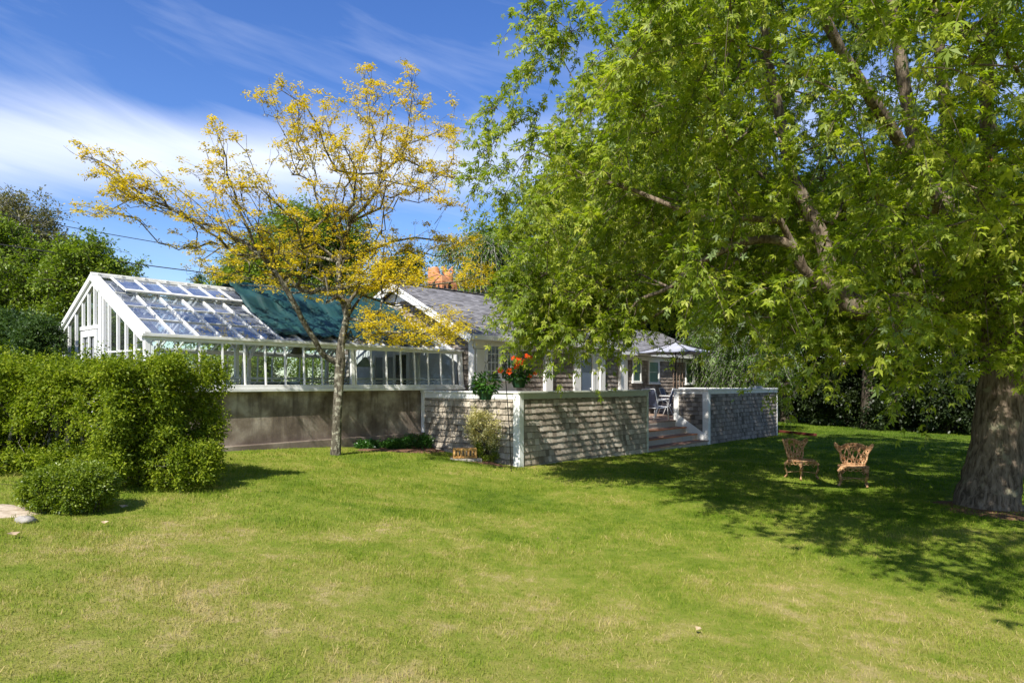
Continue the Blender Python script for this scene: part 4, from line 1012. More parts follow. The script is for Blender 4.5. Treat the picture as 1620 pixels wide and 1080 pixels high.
basket(768, 617, 632.5, CAMZ + (HY - 576) / F * D_, 'green pot of leafy foliage without flowers on the left arm of the hook', [], .155, .27, 620, .22)
basket(821, 598, 613, CAMZ + (HY - 556) / F * D_, 'green pot with large orange red flowers on the right arm of the hook',
       [(819, 571, .085, .20), (817, 578, .085, .24), (806, 588, .075, .2), (792, 586, .07, .12), (812, 566.5, .06, .1), (834, 563.5, .06, .0), (840, 566, .05, .05), (838, 595, .05, .1), (846, 591, .045, 0), (829, 571, .05, .1), (824, 574, .06, .2)], .155, .25, 560, .22)
# overhead cables
def cable(pts, r, label):
    P = []
    for i in range(len(pts) - 1):
        a, b = np.array(pts[i]), np.array(pts[i + 1]); L_ = np.linalg.norm(b - a)
        for k in range(24): f = k / 24; q = a + (b - a) * f; q[2] -= 4 * f * (1 - f) * L_ * .012; P.append(q)
    P.append(np.array(pts[-1])); mb = MB(); mb.tube(P, r, 6); o = mb.build('power_cable', M['cable'], smooth=True); tag(o, label, 'cable')
A_ = W(-260, 345, 24); cable([A_, W(620, 462, 33)], .022, 'thick black cable passing in front of the left trees just above the greenhouse')
cable([W(-260, 287, 26), W(620, 438, 38)], .017, 'thin twisted cable, the higher of the two crossing the left sky')
# litter leaves
for i, (px, py, s) in enumerate(((195, 807, .05), (20, 852, .06), (412, 782, .03), (883, 857, .02), (1104, 1003, .032), (165, 833, .035))):
    x, y, z = gpt(px, py); mb = MB(); mb.add([(-s, 0, .02), (0, -s * .5, .01), (s, 0, .035), (0, s * .5, .03), (0, 0, .012)], [(0, 1, 4), (1, 2, 4), (2, 3, 4), (3, 0, 4)]); o = mb.build('fallen_leaf', M['deadleaf']); o.location = (x, y, z + .025); o.rotation_euler = (0, .2, i * 1.3)
    tag(o, ['curled dry leaf on the grass right of the small round bush', 'dry leaf on the grass at the left edge of the lawn', 'tiny pale leaf on the grass right of the hedge', 'tiny dry leaf in the middle of the lawn', 'dry brown leaf at the front right of the lawn', 'dry leaf on the grass in front of the small round bush'][i], 'leaf', 'fallen dry leaves on the lawn')

# ================================================================== VEGETATION
def tuft_leaves(name, tips, base, nleaf, spread, size, kind, m, parent, hang=.4, outw=.6, twig=None, twm=None, ntw=4, upn=.7, sizej=.3, flat=1.0, mats=None):
    """twigs fan out from every tip and carry the leaves"""
    T_ = len(tips); tips = np.asarray(tips)
    od = tips - base; od[:, 2] *= .4; od /= np.linalg.norm(od, axis=1)[:, None] + 1e-9
    td = od[:, None] * outw + rdir(T_ * ntw).reshape(T_, ntw, 3) * np.array([1, 1, flat]); td /= np.linalg.norm(td, axis=2)[:, :, None]
    tl = spread * rng.uniform(.55, 1.15, (T_, ntw))
    per = max(1, nleaf // ntw)
    s = rng.uniform(.12, 1.05, (T_, ntw, per))
    P = tips[:, None, None] + td[:, :, None] * (tl[:, :, None] * s)[..., None]
    P[..., 2] -= hang * (tl[:, :, None] * s ** 2)
    P = P.reshape(-1, 3); n = len(P)
    D_ = np.repeat(td.reshape(-1, 3), per, axis=0)
    off = rdir(n); P = P + off * (size * .55)
    A = D_ * .5 + off * .9 - np.array([0, 0, hang]); N = np.array([0, 0, upn]) + rdir(n) * .55 + off * .15
    S = size * rng.uniform(1 - sizej, 1 + sizej, n)
    tuf = np.repeat(rng.random(T_), ntw * per); tint = np.clip(.62 * rng.random(n) + .38 * tuf, 0, 1)
    obj = leaves(name, P, A, N, S, kind, m, parent, tint)
    if twig:
        vs, fs, o_ = [], [], 0
        q = np.array([0, .35, .7, 1.0])
        tp_ = tips[:, None, None] + td[:, :, None] * (tl[:, :, None] * q)[..., None]; tp_[..., 2] -= hang * (tl[:, :, None] * q ** 2)
        tp_ = tp_.reshape(-1, 4, 3); K = len(tp_)
        ang = np.arange(3) * 2.094; rad = twig * np.array([1, .8, .6, .25])
        d = tp_[:, 3] - tp_[:, 0]; d /= np.linalg.norm(d, axis=1)[:, None]; a = np.cross(d, [0.1, .2, 1.]); a /= np.linalg.norm(a, axis=1)[:, None]; b = np.cross(d, a)
        v = tp_[:, :, None] + rad[None, :, None, None] * (np.cos(ang)[None, None, :, None] * a[:, None, None] + np.sin(ang)[None, None, :, None] * b[:, None, None])
        i = np.arange(3); j = (i + 1) % 3
        f = np.concatenate([np.stack([k * 3 + i, k * 3 + j, (k + 1) * 3 + j, (k + 1) * 3 + i], 1) for k in range(3)])
        tag(link('twigs', npmesh('twigs', v.reshape(-1, 3), (np.arange(K)[:, None, None] * 12 + f[None]).reshape(-1, 4), smooth=True), twm, parent), kind='stuff')
    return obj

# ---------------------------------------------------------------- the silver maple
mroot = np.array(gpt(1563, 800)); TB = mroot.copy()
MP = tag(empty('maple_tree', mroot), 'huge silver maple with a thick leaning trunk and wide drooping limbs at the right', 'tree')
def rel(o, base=None):      # parent keeping world placement
    o.location = tuple(-np.array(base if base is not None else TB)); return o
sk = Skel()
tr_ids = sk.limb([W(1562, 815, 10.6), W(1564, 788, 10.6), W(1570, 755, 10.6), W(1578, 700, 10.6), W(1588, 620, 10.6), W(1594, 545, 10.6), W(1596, 490, 10.6)], [.52, .44, .385, .35, .34, .35, .32])
L1 = sk.limb([W(1560, 476, 10.5), W(1500, 474, 10.4), W(1440, 480, 10.2), W(1385, 488, 10.0), W(1340, 478, 9.9)], [.22, .20, .18, .20, .17], tr_ids[-1])
L1a = sk.limb([W(1315, 430, 9.9), W(1300, 375, 10.0), W(1275, 325, 10.1), W(1250, 270, 10.2), W(1235, 190, 10.2), W(1215, 90, 10.0), W(1200, -60, 9.8)], [.12, .11, .10, .085, .075, .06, .05], L1[-1])
L1b = sk.limb([W(1305, 452, 9.8), W(1270, 425, 9.7), W(1257, 392, 9.6), W(1225, 379, 9.6), W(1185, 382, 9.6), W(1140, 398, 9.7), W(1095, 425, 9.9), W(1060, 455, 10.1), W(1010, 475, 10.3)], [.075, .07, .068, .062, .055, .048, .04, .032, .025], L1[-1])
L1c = sk.limb([W(1235, 350, 9.5), W(1180, 345, 9.3), W(1130, 350, 9.2), W(1060, 325, 9.3), W(1000, 300, 9.6), W(930, 280, 10.0)], [.05, .045, .04, .035, .03, .025], L1b[2])
L2_ = sk.limb([W(1540, 470, 10.5), W(1508, 430, 10.3), W(1490, 380, 10.2), W(1478, 330, 10.1), W(1462, 270, 10.0), W(1440, 190, 9.9), W(1425, 100, 9.8), W(1405, -20, 9.7), W(1380, -160, 9.5)], [.18, .165, .15, .125, .10, .09, .08, .07, .06], tr_ids[-1])
L2b = sk.limb([W(1492, 340, 10.4), W(1497, 290, 10.6), W(1500, 220, 10.8), W(1490, 120, 11.0), W(1480, 0, 11.0), W(1470, -150, 11)], [.14, .12, .10, .085, .07, .06], L2_[2])
L2c = sk.limb([W(1440, 322, 10.0), W(1400, 340, 9.8), W(1370, 330, 9.5)], [.06, .05, .035], L2_[3])
L3 = sk.limb([W(1640, 430, 10.9), W(1690, 330, 11.2), W(1740, 200, 11.6), W(1760, 20, 12), W(1780, -200, 12)], [.24, .20, .16, .12, .09], tr_ids[-1])
L4 = sk.limb([W(1570, 440, 10.0), W(1560, 340, 9.2), W(1560, 200, 8.3), W(1570, 20, 7.4), W(1600, -200, 6.6), W(1600, -500, 5.8)], [.13, .10, .07, .05, .04, .03], tr_ids[-1])
L5 = sk.limb([W(1520, 400, 9.5), W(1440, 250, 8.5), W(1330, 80, 7.6), W(1240, -120, 6.9), W(1150, -330, 6.3)], [.10, .075, .055, .04, .03], tr_ids[-1])
L6 = sk.limb([W(1480, 440, 11.5), W(1390, 400, 12.8), W(1290, 360, 14.0), W(1190, 330, 15.0), W(1090, 320, 15.6)], [.14, .12, .10, .08, .05], tr_ids[-1])
# crown envelope and the open places it keeps clear of
KEEP = [(-400, 2000), (-400, -900)]
def low_edge(px):      # lowest pixel row the crown reaches, by column
    return np.interp(px, [690, 740, 780, 830, 870, 940, 975, 1010, 1080, 1130, 1180, 1240, 1290, 1340, 1400, 1450, 1500, 1560, 1620, 2600], [300, 330, 480, 545, 570, 548, 560, 545, 540, 545, 575, 588, 592, 602, 612, 625, 600, 590, 610, 640])
def left_edge(py):
    return np.interp(py, [-800, -200, 0, 60, 110, 170, 230, 270, 300, 400, 480, 560], [1100, 1000, 960, 945, 915, 870, 840, 800, 775, 770, 800, 850])
CHAIRS = [gpt(1268, 757)[:2], gpt(1350, 768)[:2]]
cand = []
Cc = np.array([7.1, 9.7, 6.3])
while len(cand) < 3100:
    n = 20000; u = rdir(n); r = rng.uniform(.25, 1, n) ** .6
    P = Cc + u * r[:, None] * np.array([8.4, 10.4, 6.6]); P[:, 2] = np.where(P[:, 2] < Cc[2], Cc[2] + (P[:, 2] - Cc[2]) * .72, P[:, 2])
    px = CX + F * P[:, 0] / np.maximum(P[:, 1], .1); py = HY - F * (P[:, 2] - CAMZ) / np.maximum(P[:, 1], .1)
    vis = P[:, 1] > .5
    dist = np.linalg.norm(P - np.array([0, 0, CAMZ]), axis=1)
    ok = (dist > 3.9) & ~(vis & (dist < 5.2) & (px < 1480) & (py > -150)) & ~(vis & (dist < 6.8) & (px < 1150) & (py > -100))
    ok &= ~(vis & (py > low_edge(px) - np.where(px > 1180, 84, 52) * 8 / np.maximum(P[:, 1], 1) - 8) & ~(vis & (dist < 10.3) & (px > 1190) & (px < 1590) & (py > 320) & (py < 525) & (rng.random(n) < .95))) & ~(vis & (px < left_edge(py) + 30)) & (P[:, 2] > 1.2)
    h = P[:, 2]; sx = P[:, 0] + h * SUNH[0]; sy = P[:, 1] + h * SUNH[1]
    ok &= ~((sy < 5.2)) & ~((sy < 11.2) & (sx < 2.7 - (sy - 11.2) * .233)) & ~((sy >= 11.2) & (sy < 14) & (sx < 2.7 - (sy - 11.2) * .5))
    # clumpy density
    cl_ = np.sin(P[:, 0] * 1.9 + 1) * np.sin(P[:, 1] * 1.7 + P[:, 2]) + np.sin(P[:, 2] * 2.3 + P[:, 0]) * .8
    ok &= rng.random(n) < .55 + .38 * cl_
    # behind the house wall or inside the roof
    lx_, ly_ = w2loc(P[:, 0], P[:, 1]); ok &= ~((ly_ > 2.3) & (lx_ > .9) & (lx_ < 14.5) & (P[:, 2] < 4.9))
    ok &= ~(vis & (px > 1150) & (px < 1620) & (py > 40) & (py < 300) & (rng.random(n) < .45))
    for cx_, cy_ in CHAIRS:
        zq = P[:, 2] + .1; ok &= ~((np.hypot(P[:, 0] + zq * SUNH[0] - cx_, P[:, 1] + zq * SUNH[1] - cy_) < .85) & (rng.random(n) < .92))
    # thin out what the frame never sees
    inv = vis & (px > 700) & (px < 1680) & (py > -120)
    ok &= inv | (rng.random(n) < .5)
    cand.extend(P[ok].tolist())
cand = np.array(cand[:3100])
def sprig(pts): return np.array([W(*p) for p in pts])
ex2 = []
while len(ex2) < 95:
    a_, b_, d_ = rng.uniform(815, 1010), rng.uniform(430, 530), rng.uniform(10.2, 12.2)
    if b_ < low_edge(a_) - 22 and a_ > left_edge(b_) + 18: ex2.append(W(a_, b_, d_))
cand = np.concatenate([cand, np.array(ex2)])
extra = sprig([(835, 30, 9.6), (850, 70, 9.6), (875, 30, 9.4), (845, 110, 9.7), (860, 5, 9.5), (905, 50, 9.2), (890, 95, 9.4), (930, 20, 9), (785, 170, 10.4), (790, 215, 10.4), (815, 195, 10.2), (840, 235, 10.0), (775, 235, 10.5), (805, 265, 10.3), (760, 285, 10.5), (850, 180, 10), (880, 60, 9.3),
               (800, 305, 10.5), (1010, 515, 11.5), (985, 520, 11.4), (1230, 590, 10), (1285, 580, 9.2), (1460, 585, 8.0), (1440, 578, 8.1), (1395, 572, 8.3), (1300, 550, 9), (1480, 580, 7.9), (865, 520, 11.2), (905, 520, 11.2), (945, 525, 11.2), (1420, 590, 8), (1600, 580, 8), (1615, 570, 8), (1565, 560, 8.2), (1340, 575, 8.8), (1240, 570, 9.6)])
cand = np.concatenate([cand, extra])
trunk_top = W(1596, 490, 10.6)
tips = sk.attach(cand, trunk_top, .0052, step=.7, arch=.10, wig=.10, pen=.25)
sk.solve(.5)
rel(sk.mesh('trunk', M['bark_maple'], MP, (20, 7, 4), wob=.12))
T_ = cand; dcam = np.linalg.norm(T_ - np.array([0, 0, CAMZ]), axis=1); pxm = CX + F * T_[:, 0] / np.maximum(T_[:, 1], .1); pym = HY - F * (T_[:, 2] - CAMZ) / np.maximum(T_[:, 1], .1)
seen = (T_[:, 1] > .5) & (pxm > 640) & (pxm < 1720) & (pym > -150)
near = seen & (dcam < 7.0); mid_ = seen & ~near; hid = ~seen
rel(tuft_leaves('crown', T_[near], TB, 62, .50, .080, 'maple9', M['leaf_maple'], MP, hang=.55, twig=.0038, twm=M['bark_maple'], ntw=5))
rel(tuft_leaves('crown', T_[mid_], TB, 96, .60, .080, 'maple', M['leaf_maple'], MP, hang=.55, twig=.005, twm=M['bark_maple'], ntw=6))
rel(tuft_leaves('crown', T_[hid], TB, 34, .70, .15, 'maple3', M['leaf_maple'], MP, hang=.5, ntw=5))
sel = seen & (rng.random(len(T_)) < .5)
rel(tuft_leaves('silvery_leaves', T_[sel], TB, 6, .6, .078, 'maple', M['leaf_maple2'], MP, hang=.7, ntw=3, upn=-.2))
for o in bpy.data.objects:
    if o.name.startswith('twigs') and o.parent == MP: rel(o)
mb = MB(); c = W(1561, 262, 8.6); mb.tube([c + np.array([.0, 0, .16]), c + np.array([-.03, 0, .06]), c + np.array([.01, .02, -.08]), c + np.array([.04, 0, -.17])], [.03, .085, .075, .015], 9); o = rel(mb.build('broken_limb', M['deadwood'], MP, smooth=True))

# ---------------------------------------------------------------- the golden locust
lroot = np.array(gpt(531, 719)); DL = lroot[1]
LT = tag(empty('locust_tree', lroot), 'small golden leaved tree with lichen covered forking branches standing in front of the greenhouse wall', 'tree')
def w3(px, py, dd=0): return W(px + rng.uniform(-4, 4) * (py < 560), py + rng.uniform(-4, 4) * (py < 560), DL + dd)
sk2 = Skel()
t0 = sk2.limb([w3(530, 726), w3(532, 700), w3(533, 660), w3(536, 612), w3(538, 575)], [.125, .105, .098, .10, .115])
t1 = sk2.limb([w3(543, 540), w3(546, 500), w3(541, 455), w3(537, 415), w3(545, 375, .1), w3(558, 348, .15)], [.098, .09, .078, .07, .06, .052], t0[-1])
a1 = sk2.limb([w3(512, 562, -.1), w3(498, 536, -.3), w3(482, 509, -.5), w3(466, 483, -.7), w3(449, 453, -.9), w3(430, 425, -1.0), w3(410, 398, -1.1)], [.07, .068, .066, .064, .058, .052, .045], t0[-1])
a2 = sk2.limb([w3(396, 362, -1.2), w3(383, 335, -1.3), w3(372, 303, -1.3), w3(361, 275, -1.4), w3(361, 250, -1.4), w3(348, 220, -1.4), w3(339, 207, -1.4)], [.034, .030, .026, .022, .018, .013, .008], a1[-1])
a3 = sk2.limb([w3(367, 373, -1.2), w3(333, 357, -1.4), w3(300, 346, -1.5), w3(267, 328, -1.6), w3(233, 314, -1.7), w3(208, 292, -1.8), w3(180, 268, -1.8), w3(145, 248, -1.9), w3(122, 244, -1.9)], [.042, .038, .034, .030, .025, .02, .016, .012, .007], a1[-1])
a4 = sk2.limb([w3(207, 312, -2.0), w3(185, 298, -2.1), w3(163, 283, -2.2)], [.014, .011, .006], a3[4]); a5 = sk2.limb([w3(210, 317, -1.5), w3(182, 328, -1.5), w3(160, 338, -1.5), w3(143, 347, -1.5)], [.014, .011, .009, .005], a3[4])
b1 = sk2.limb([w3(575, 330, .2), w3(598, 300, .3), w3(604, 275, .3), w3(600, 245, .3), w3(588, 215, .4), w3(583, 180, .4), w3(582, 147, .5), w3(577, 113, .5)], [.045, .040, .036, .030, .025, .019, .013, .007], t1[-1])
b2 = sk2.limb([w3(567, 273, .0), w3(533, 268, -.3), w3(516, 235, -.5), w3(502, 205, -.6), w3(484, 165, -.7), w3(443, 143, -.9), w3(423, 153, -1)], [.03, .028, .024, .019, .014, .010, .006], b1[2])
b3 = sk2.limb([w3(620, 262, .5), w3(633, 250, .7), w3(650, 258, .9), w3(677, 267, 1.1), w3(703, 280, 1.3), w3(735, 280, 1.5)], [.028, .024, .02, .016, .012, .006], b1[2])
b4 = sk2.limb([w3(628, 240, .4), w3(643, 213, .3), w3(650, 163, .2), w3(655, 120, .1)], [.024, .020, .013, .006], b3[0])
b5 = sk2.limb([w3(640, 233, .9), w3(665, 225, 1.2), w3(690, 210, 1.5), w3(712, 192, 1.7)], [.018, .015, .011, .006], b3[1])
b6 = sk2.limb([w3(605, 281, .0), w3(640, 293, -.2), w3(677, 300, -.3), w3(700, 317, -.4), w3(716, 328, -.5)], [.024, .02, .015, .010, .006], b1[1])
b7 = sk2.limb([w3(540, 345, 0), w3(556, 325, -.3), w3(562, 300, -.6), w3(567, 270, -.9), w3(545, 240, -1.2), w3(530, 235, -1.4)], [.04, .034, .026, .02, .014, .008], t1[-2])
c1 = sk2.limb([w3(580, 395, .5), w3(620, 384, 1.0), w3(660, 378, 1.3), w3(700, 378, 1.6), w3(745, 385, 1.9)], [.04, .034, .026, .018, .008], t1[3])
c2 = sk2.limb([w3(585, 442, -.3), w3(630, 446, -.6), w3(680, 447, -.9), w3(725, 444, -1.1), w3(760, 440, -1.2)], [.038, .032, .024, .016, .007], t1[2])
c3 = sk2.limb([w3(575, 512, -.2), w3(610, 522, -.5), w3(650, 528, -.8), w3(690, 530, -1.0), w3(725, 528, -1.1)], [.040, .034, .026, .017, .008], t1[1])
c4_ = sk2.limb([w3(500, 402, .6), w3(460, 396, 1.1), w3(420, 402, 1.5), w3(385, 410, 1.9)], [.036, .03, .02, .01], t1[3])
c5 = sk2.limb([w3(510, 455, .6), w3(470, 462, 1.2), w3(425, 455, 1.7), w3(380, 450, 2.1)], [.034, .028, .02, .01], t1[2])
c6 = sk2.limb([w3(500, 388, -.3), w3(480, 392, -.5), w3(470, 350, -.9), w3(440, 320, -1.3), w3(410, 300, -1.6), w3(380, 300, -1.7)], [.04, .036, .03, .024, .017, .009], t1[3])
c7 = sk2.limb([w3(390, 380, -.6), w3(350, 395, -.4), w3(318, 410, -.2), w3(310, 440, 0)], [.02, .016, .012, .006], a1[-1])
c8 = sk2.limb([w3(575, 470, .9), w3(620, 480, 1.6), w3(665, 485, 2.1)], [.034, .026, .014], t1[1])
lp = np.array(sk2.p); targ = []
segs_ = [i for i in range(len(sk2.p)) if i > 7 and sk2.r[i] < .055]
for i in segs_:
    k = 9 if sk2.r[i] > .012 else 7
    for _ in range(k):
        v = rng.normal(size=3); v /= np.linalg.norm(v); v[2] = abs(v[2]) * .7 if rng.random() < .75 else -abs(v[2]) * .35
        targ.append(lp[i] + v * rng.uniform(.18, .62) * (1.15 if sk2.r[i] > .02 else .75))
def cloud(px0, px1, py0, py1, d0, d1, n):
    return [w3(rng.uniform(px0, px1), rng.uniform(py0, py1), rng.uniform(d0, d1)) for _ in range(n)]
targ += cloud(570, 735, 495, 545, -1.4, .4, 52) + cloud(560, 690, 405, 455, -1.4, 1.2, 36) + cloud(640, 760, 378, 410, .8, 1.8, 26) + cloud(720, 770, 430, 455, -1.3, -.8, 10) + cloud(430, 545, 390, 470, -1, 1.8, 40) + cloud(440, 510, 165, 260, -1.2, .0, 22) + cloud(560, 720, 130, 250, -.4, 1.6, 38) + cloud(270, 370, 300, 400, -1.8, -.6, 26)
targ += cloud(560, 680, 395, 450, -1.6, 1.5, 34) + cloud(575, 740, 490, 545, -1.6, .6, 26) + cloud(420, 620, 290, 400, -1.2, 1.6, 90) + cloud(330, 480, 370, 450, -1.6, 1.0, 46) + cloud(150, 250, 255, 315, -2.1, -1.5, 16) + cloud(430, 520, 140, 260, -1.2, .2, 26) + cloud(540, 720, 120, 300, -.6, 1.6, 60) + cloud(640, 730, 200, 330, .2, 1.7, 34) + cloud(230, 420, 255, 370, -2.0, -.9, 60) + cloud(430, 620, 150, 300, -1.2, .8, 50)
targ = np.array(targ); tpx = CX + F * targ[:, 0] / targ[:, 1]; tpy = HY - F * (targ[:, 2] - CAMZ) / targ[:, 1]
ok = ~((tpx > 660) & (tpy < 150)) & ~((tpy > 480) & (tpx < 440)) & ~((tpx < 230) & (tpy > 345)) & (tpy < 545) & ~((tpx > 450) & (tpx < 560) & (tpy > 480)) & ~((tpx > 745) & (tpy > 455)) & ~((tpx > 672) & (tpx < 728) & (tpy > 408) & (tpy < 470) & (rng.random(len(targ)) < .85)) & ~((tpx > 600) & (tpx < 760) & (tpy > 452) & (tpy < 492) & (rng.random(len(targ)) < .8)); targ = targ[ok]
sk2.r = [r * (.88 if i < 5 else .74) for i, r in enumerate(sk2.r)]
sk2.attach(targ, w3(540, 560), .0036, step=.16, arch=.02, wig=.38, pen=.3, lim=1.6); sk2.solve(.5)
rel(sk2.mesh('trunk', M['bark_locust'], LT, (12, 6, 4), wob=.12), lroot)
tl_ = targ
# leaves: tight clusters of small leaflets on short spurs along the outer twigs
allp = np.array(sk2.p); nlimb = len(lp); tw = allp[nlimb:]; nd_ = np.array([np.linalg.norm(q - lp[8:], axis=1).min() for q in tw])
cl_p = []
for q, dd in zip(tw, nd_):
    if rng.random() < (.50 if dd > .1 else .3): cl_p.append(q + rng.normal(size=3) * .03)
cl_p += list(targ); cl_p = np.array(cl_p)
# the lower, sheltered boughs carry denser leaf
pym_ = HY - F * (cl_p[:, 2] - CAMZ) / cl_p[:, 1]; pxm_ = CX + F * cl_p[:, 0] / cl_p[:, 1]
cl_p = cl_p[~((pxm_ > 675) & (pxm_ < 725) & (pym_ > 415) & (pym_ < 465) & (rng.random(len(cl_p)) < .75))]; pym_ = HY - F * (cl_p[:, 2] - CAMZ) / cl_p[:, 1]; pxm_ = CX + F * cl_p[:, 0] / cl_p[:, 1]
dense = cl_p[(pym_ > 370) & (pxm_ > 550)]
def clusters(C_, k, r, size, m, nm='crown'):
    P = np.repeat(C_, k, 0) + rng.normal(size=(len(C_) * k, 3)) * np.array([r, r, r * .45]); n = len(P)
    return rel(leaves(nm, P, rdir(n) * np.array([1, 1, .35]), np.array([0, 0, .9]) + rdir(n) * .5, rng.uniform(.7, 1.3, n) * size, 'oval', m, LT, np.clip(np.repeat(rng.random(len(C_)), k) * .5 + rng.random(n) * .5, 0, 1)), lroot)
clusters(cl_p[(rng.random(len(cl_p)) < .8)], 22, .050, .053, M['leaf_locust'])
clusters(dense, 14, .13, .050, M['leaf_locust'])
lc = allp[8:]; rr_ = np.array(sk2.rad[8:]); pick = rng.random(len(lc)) < np.clip(rr_ * 30, .1, .8); lc = lc[pick]; rr_ = rr_[pick]
lc = np.concatenate([lc + rng.normal(size=lc.shape) * .03 for _ in range(3)])
clusters(lc, 8, .032, .036, M['lichen'], 'lichen')

# ---------------------------------------------------------------- background trees
def tree(name, label, x, y, H, rx, ry, crown_lo, nt, nl, spread, size, leafm, barkm='bark_dark', kind='oval', hang=.3, trunk_r=.18, group=None, cat='tree', lean=(0, 0), shell=.35, seed=0, topp=.75, ntw=5, gaps=.35, twig=None, fork=5):
    global rng
    z = float(g(x, y)); e = tag(empty(name, (x, y, z)), label, cat, group)
    keep = rng; rng = np.random.default_rng(seed + 100)
    s = Skel(); zc = (H + crown_lo) / 2; hz_ = (H - crown_lo) / 2
    stem = [np.array([0, 0, -.2]), np.array([lean[0] * .1, lean[1] * .1, crown_lo * .5 + .2]), np.array([lean[0] * .3, lean[1] * .3, crown_lo + .1]), np.array([lean[0] * .6, lean[1] * .6, zc]), np.array([lean[0], lean[1], H * .84])]
    ids = s.limb(stem, [trunk_r * 1.25, trunk_r, trunk_r * .85, trunk_r * .5, trunk_r * .15])
    # lumps of crown first, then tufts inside the lumps
    nL = fork * 6; u = rdir(nL); q = rng.uniform(shell, .85, nL)[:, None]
    lump = np.array([lean[0], lean[1], zc]) + u * q * np.array([rx, ry, hz_])
    lr = rng.uniform(.24, .46, nL) * min(rx, ry, hz_ * 1.2)
    k = rng.integers(0, nL, nt); P = lump[k] + rdir(nt) * (lr[k] * rng.uniform(.3, 1.05, nt))[:, None] * np.array([1, 1, .8])
    P = P[P[:, 2] > crown_lo * .8]
    s.attach(P, np.array([0, 0, crown_lo]), trunk_r * .035, step=.8, arch=.05, wig=.1, pen=.2); s.solve(.5)
    s.mesh('trunk', M[barkm], e, (10, 5, 3), rmin=.004)
    tuft_leaves('crown', P, np.array([0, 0, crown_lo]), nl, spread, size, kind, M[leafm], e, hang=hang, ntw=ntw, twig=twig, twm=M[barkm])
    for o in children(e):
        if o.name.startswith('twigs'): o.location = (0, 0, 0)
    rng = keep; return e
def at(px, D): return (px - CX) / F * D
def hgt(py, D, x): return CAMZ + (HY - py) / F * D - float(g(x, D))
def tre(name, label, px, D, ytop, wpx, lo, nt, nl, spread, size, leafm, **k):
    x = at(px, D); r = wpx / 2 / F * D; H = hgt(ytop, D, x); return tree(name, label, x, D, H, r, r * k.pop('dep', .9), lo, nt, nl, spread, size, leafm, **k)
tre('broadleaf_tree', 'tall sparse olive brown tree at the far left edge, highest of the left trees', 25, 44, 288, 190, 4, 420, 70, 1.1, .17, 'leaf_olive', hang=.1, trunk_r=.35, seed=1, twig=.02, barkm='bark_pale')
tre('broadleaf_tree', 'bright green rounded tree directly behind the greenhouse gable', 150, 29, 352, 185, 1.5, 520, 90, .8, .14, 'leaf_bg', hang=.2, seed=2, twig=.012)
tre('broadleaf_tree', 'bright green tree at the left edge below the olive brown tree', 10, 30, 345, 240, 1.5, 560, 90, .9, .14, 'leaf_bg', hang=.2, seed=3, twig=.012)
tre('shrub', 'dark green shrub at the left edge behind the privet hedge, beneath the cable', 25, 15.5, 485, 170, .3, 340, 110, .5, .075, 'leaf_bgdark', hang=.1, seed=4, cat='shrub', trunk_r=.08, fork=4)
tre('shrub', 'dark green shrub touching the left corner of the greenhouse gable', 62, 13.3, 498, 84, .3, 260, 110, .28, .06, 'leaf_bgdark', hang=.1, seed=5, cat='shrub', trunk_r=.08)
tre('pine_tree', 'small distant pine above the greenhouse ridge, left of its pair', 282, 75, 421, 42, 4, 60, 60, .9, .30, 'leaf_bgdark', seed=6, kind='slim', group='distant pines above the greenhouse ridge')
tre('pine_tree', 'small distant pine above the greenhouse ridge, right of its pair', 313, 72, 428, 32, 4, 60, 60, .9, .30, 'leaf_bgdark', seed=7, kind='slim', group='distant pines above the greenhouse ridge')
tre('broadleaf_tree', 'round bright green tree behind the golden tree and the tarpaulin', 478, 36, 303, 250, 2.0, 700, 90, 1.0, .16, 'leaf_bg', hang=.2, seed=8, trunk_r=.3, twig=.015)
tre('broadleaf_tree', 'lower green tree at the left flank of the round tree behind the greenhouse', 385, 33, 372, 110, 1.5, 300, 90, .7, .14, 'leaf_bg', hang=.2, seed=9)
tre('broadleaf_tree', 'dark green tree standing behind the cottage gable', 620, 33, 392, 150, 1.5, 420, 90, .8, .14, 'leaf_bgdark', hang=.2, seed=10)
wk = dict(group='woodland trees behind the maple', hang=.25, trunk_r=.3, twig=.014)
tre('weeping_tree', 'drooping green tree right of the terracotta chimney, its crown meeting the maple', 765, 26, 315, 165, 1.5, 520, 100, .9, .10, 'leaf_weep', kind='slim', hang=.9, seed=11, barkm='bark_pale', twig=.01)
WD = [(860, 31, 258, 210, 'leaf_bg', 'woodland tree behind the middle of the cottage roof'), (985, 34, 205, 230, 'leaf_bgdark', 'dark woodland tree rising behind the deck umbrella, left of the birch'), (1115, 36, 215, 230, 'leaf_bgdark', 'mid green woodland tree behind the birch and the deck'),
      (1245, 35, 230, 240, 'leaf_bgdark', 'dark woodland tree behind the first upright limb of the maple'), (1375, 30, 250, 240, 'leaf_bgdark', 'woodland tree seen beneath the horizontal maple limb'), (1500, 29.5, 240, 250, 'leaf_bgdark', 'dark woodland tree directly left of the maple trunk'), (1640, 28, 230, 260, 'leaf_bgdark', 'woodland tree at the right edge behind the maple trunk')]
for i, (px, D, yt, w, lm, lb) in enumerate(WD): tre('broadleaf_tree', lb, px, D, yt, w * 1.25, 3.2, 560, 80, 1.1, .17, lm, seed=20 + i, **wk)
BK = [(1255, 53, 330), (1385, 52, 330), (1520, 53, 330), (930, 43, 200), (1060, 45, 185), (1190, 46, 200), (1320, 45, 215), (1450, 44, 200), (1580, 46, 205), (1720, 40, 180)]
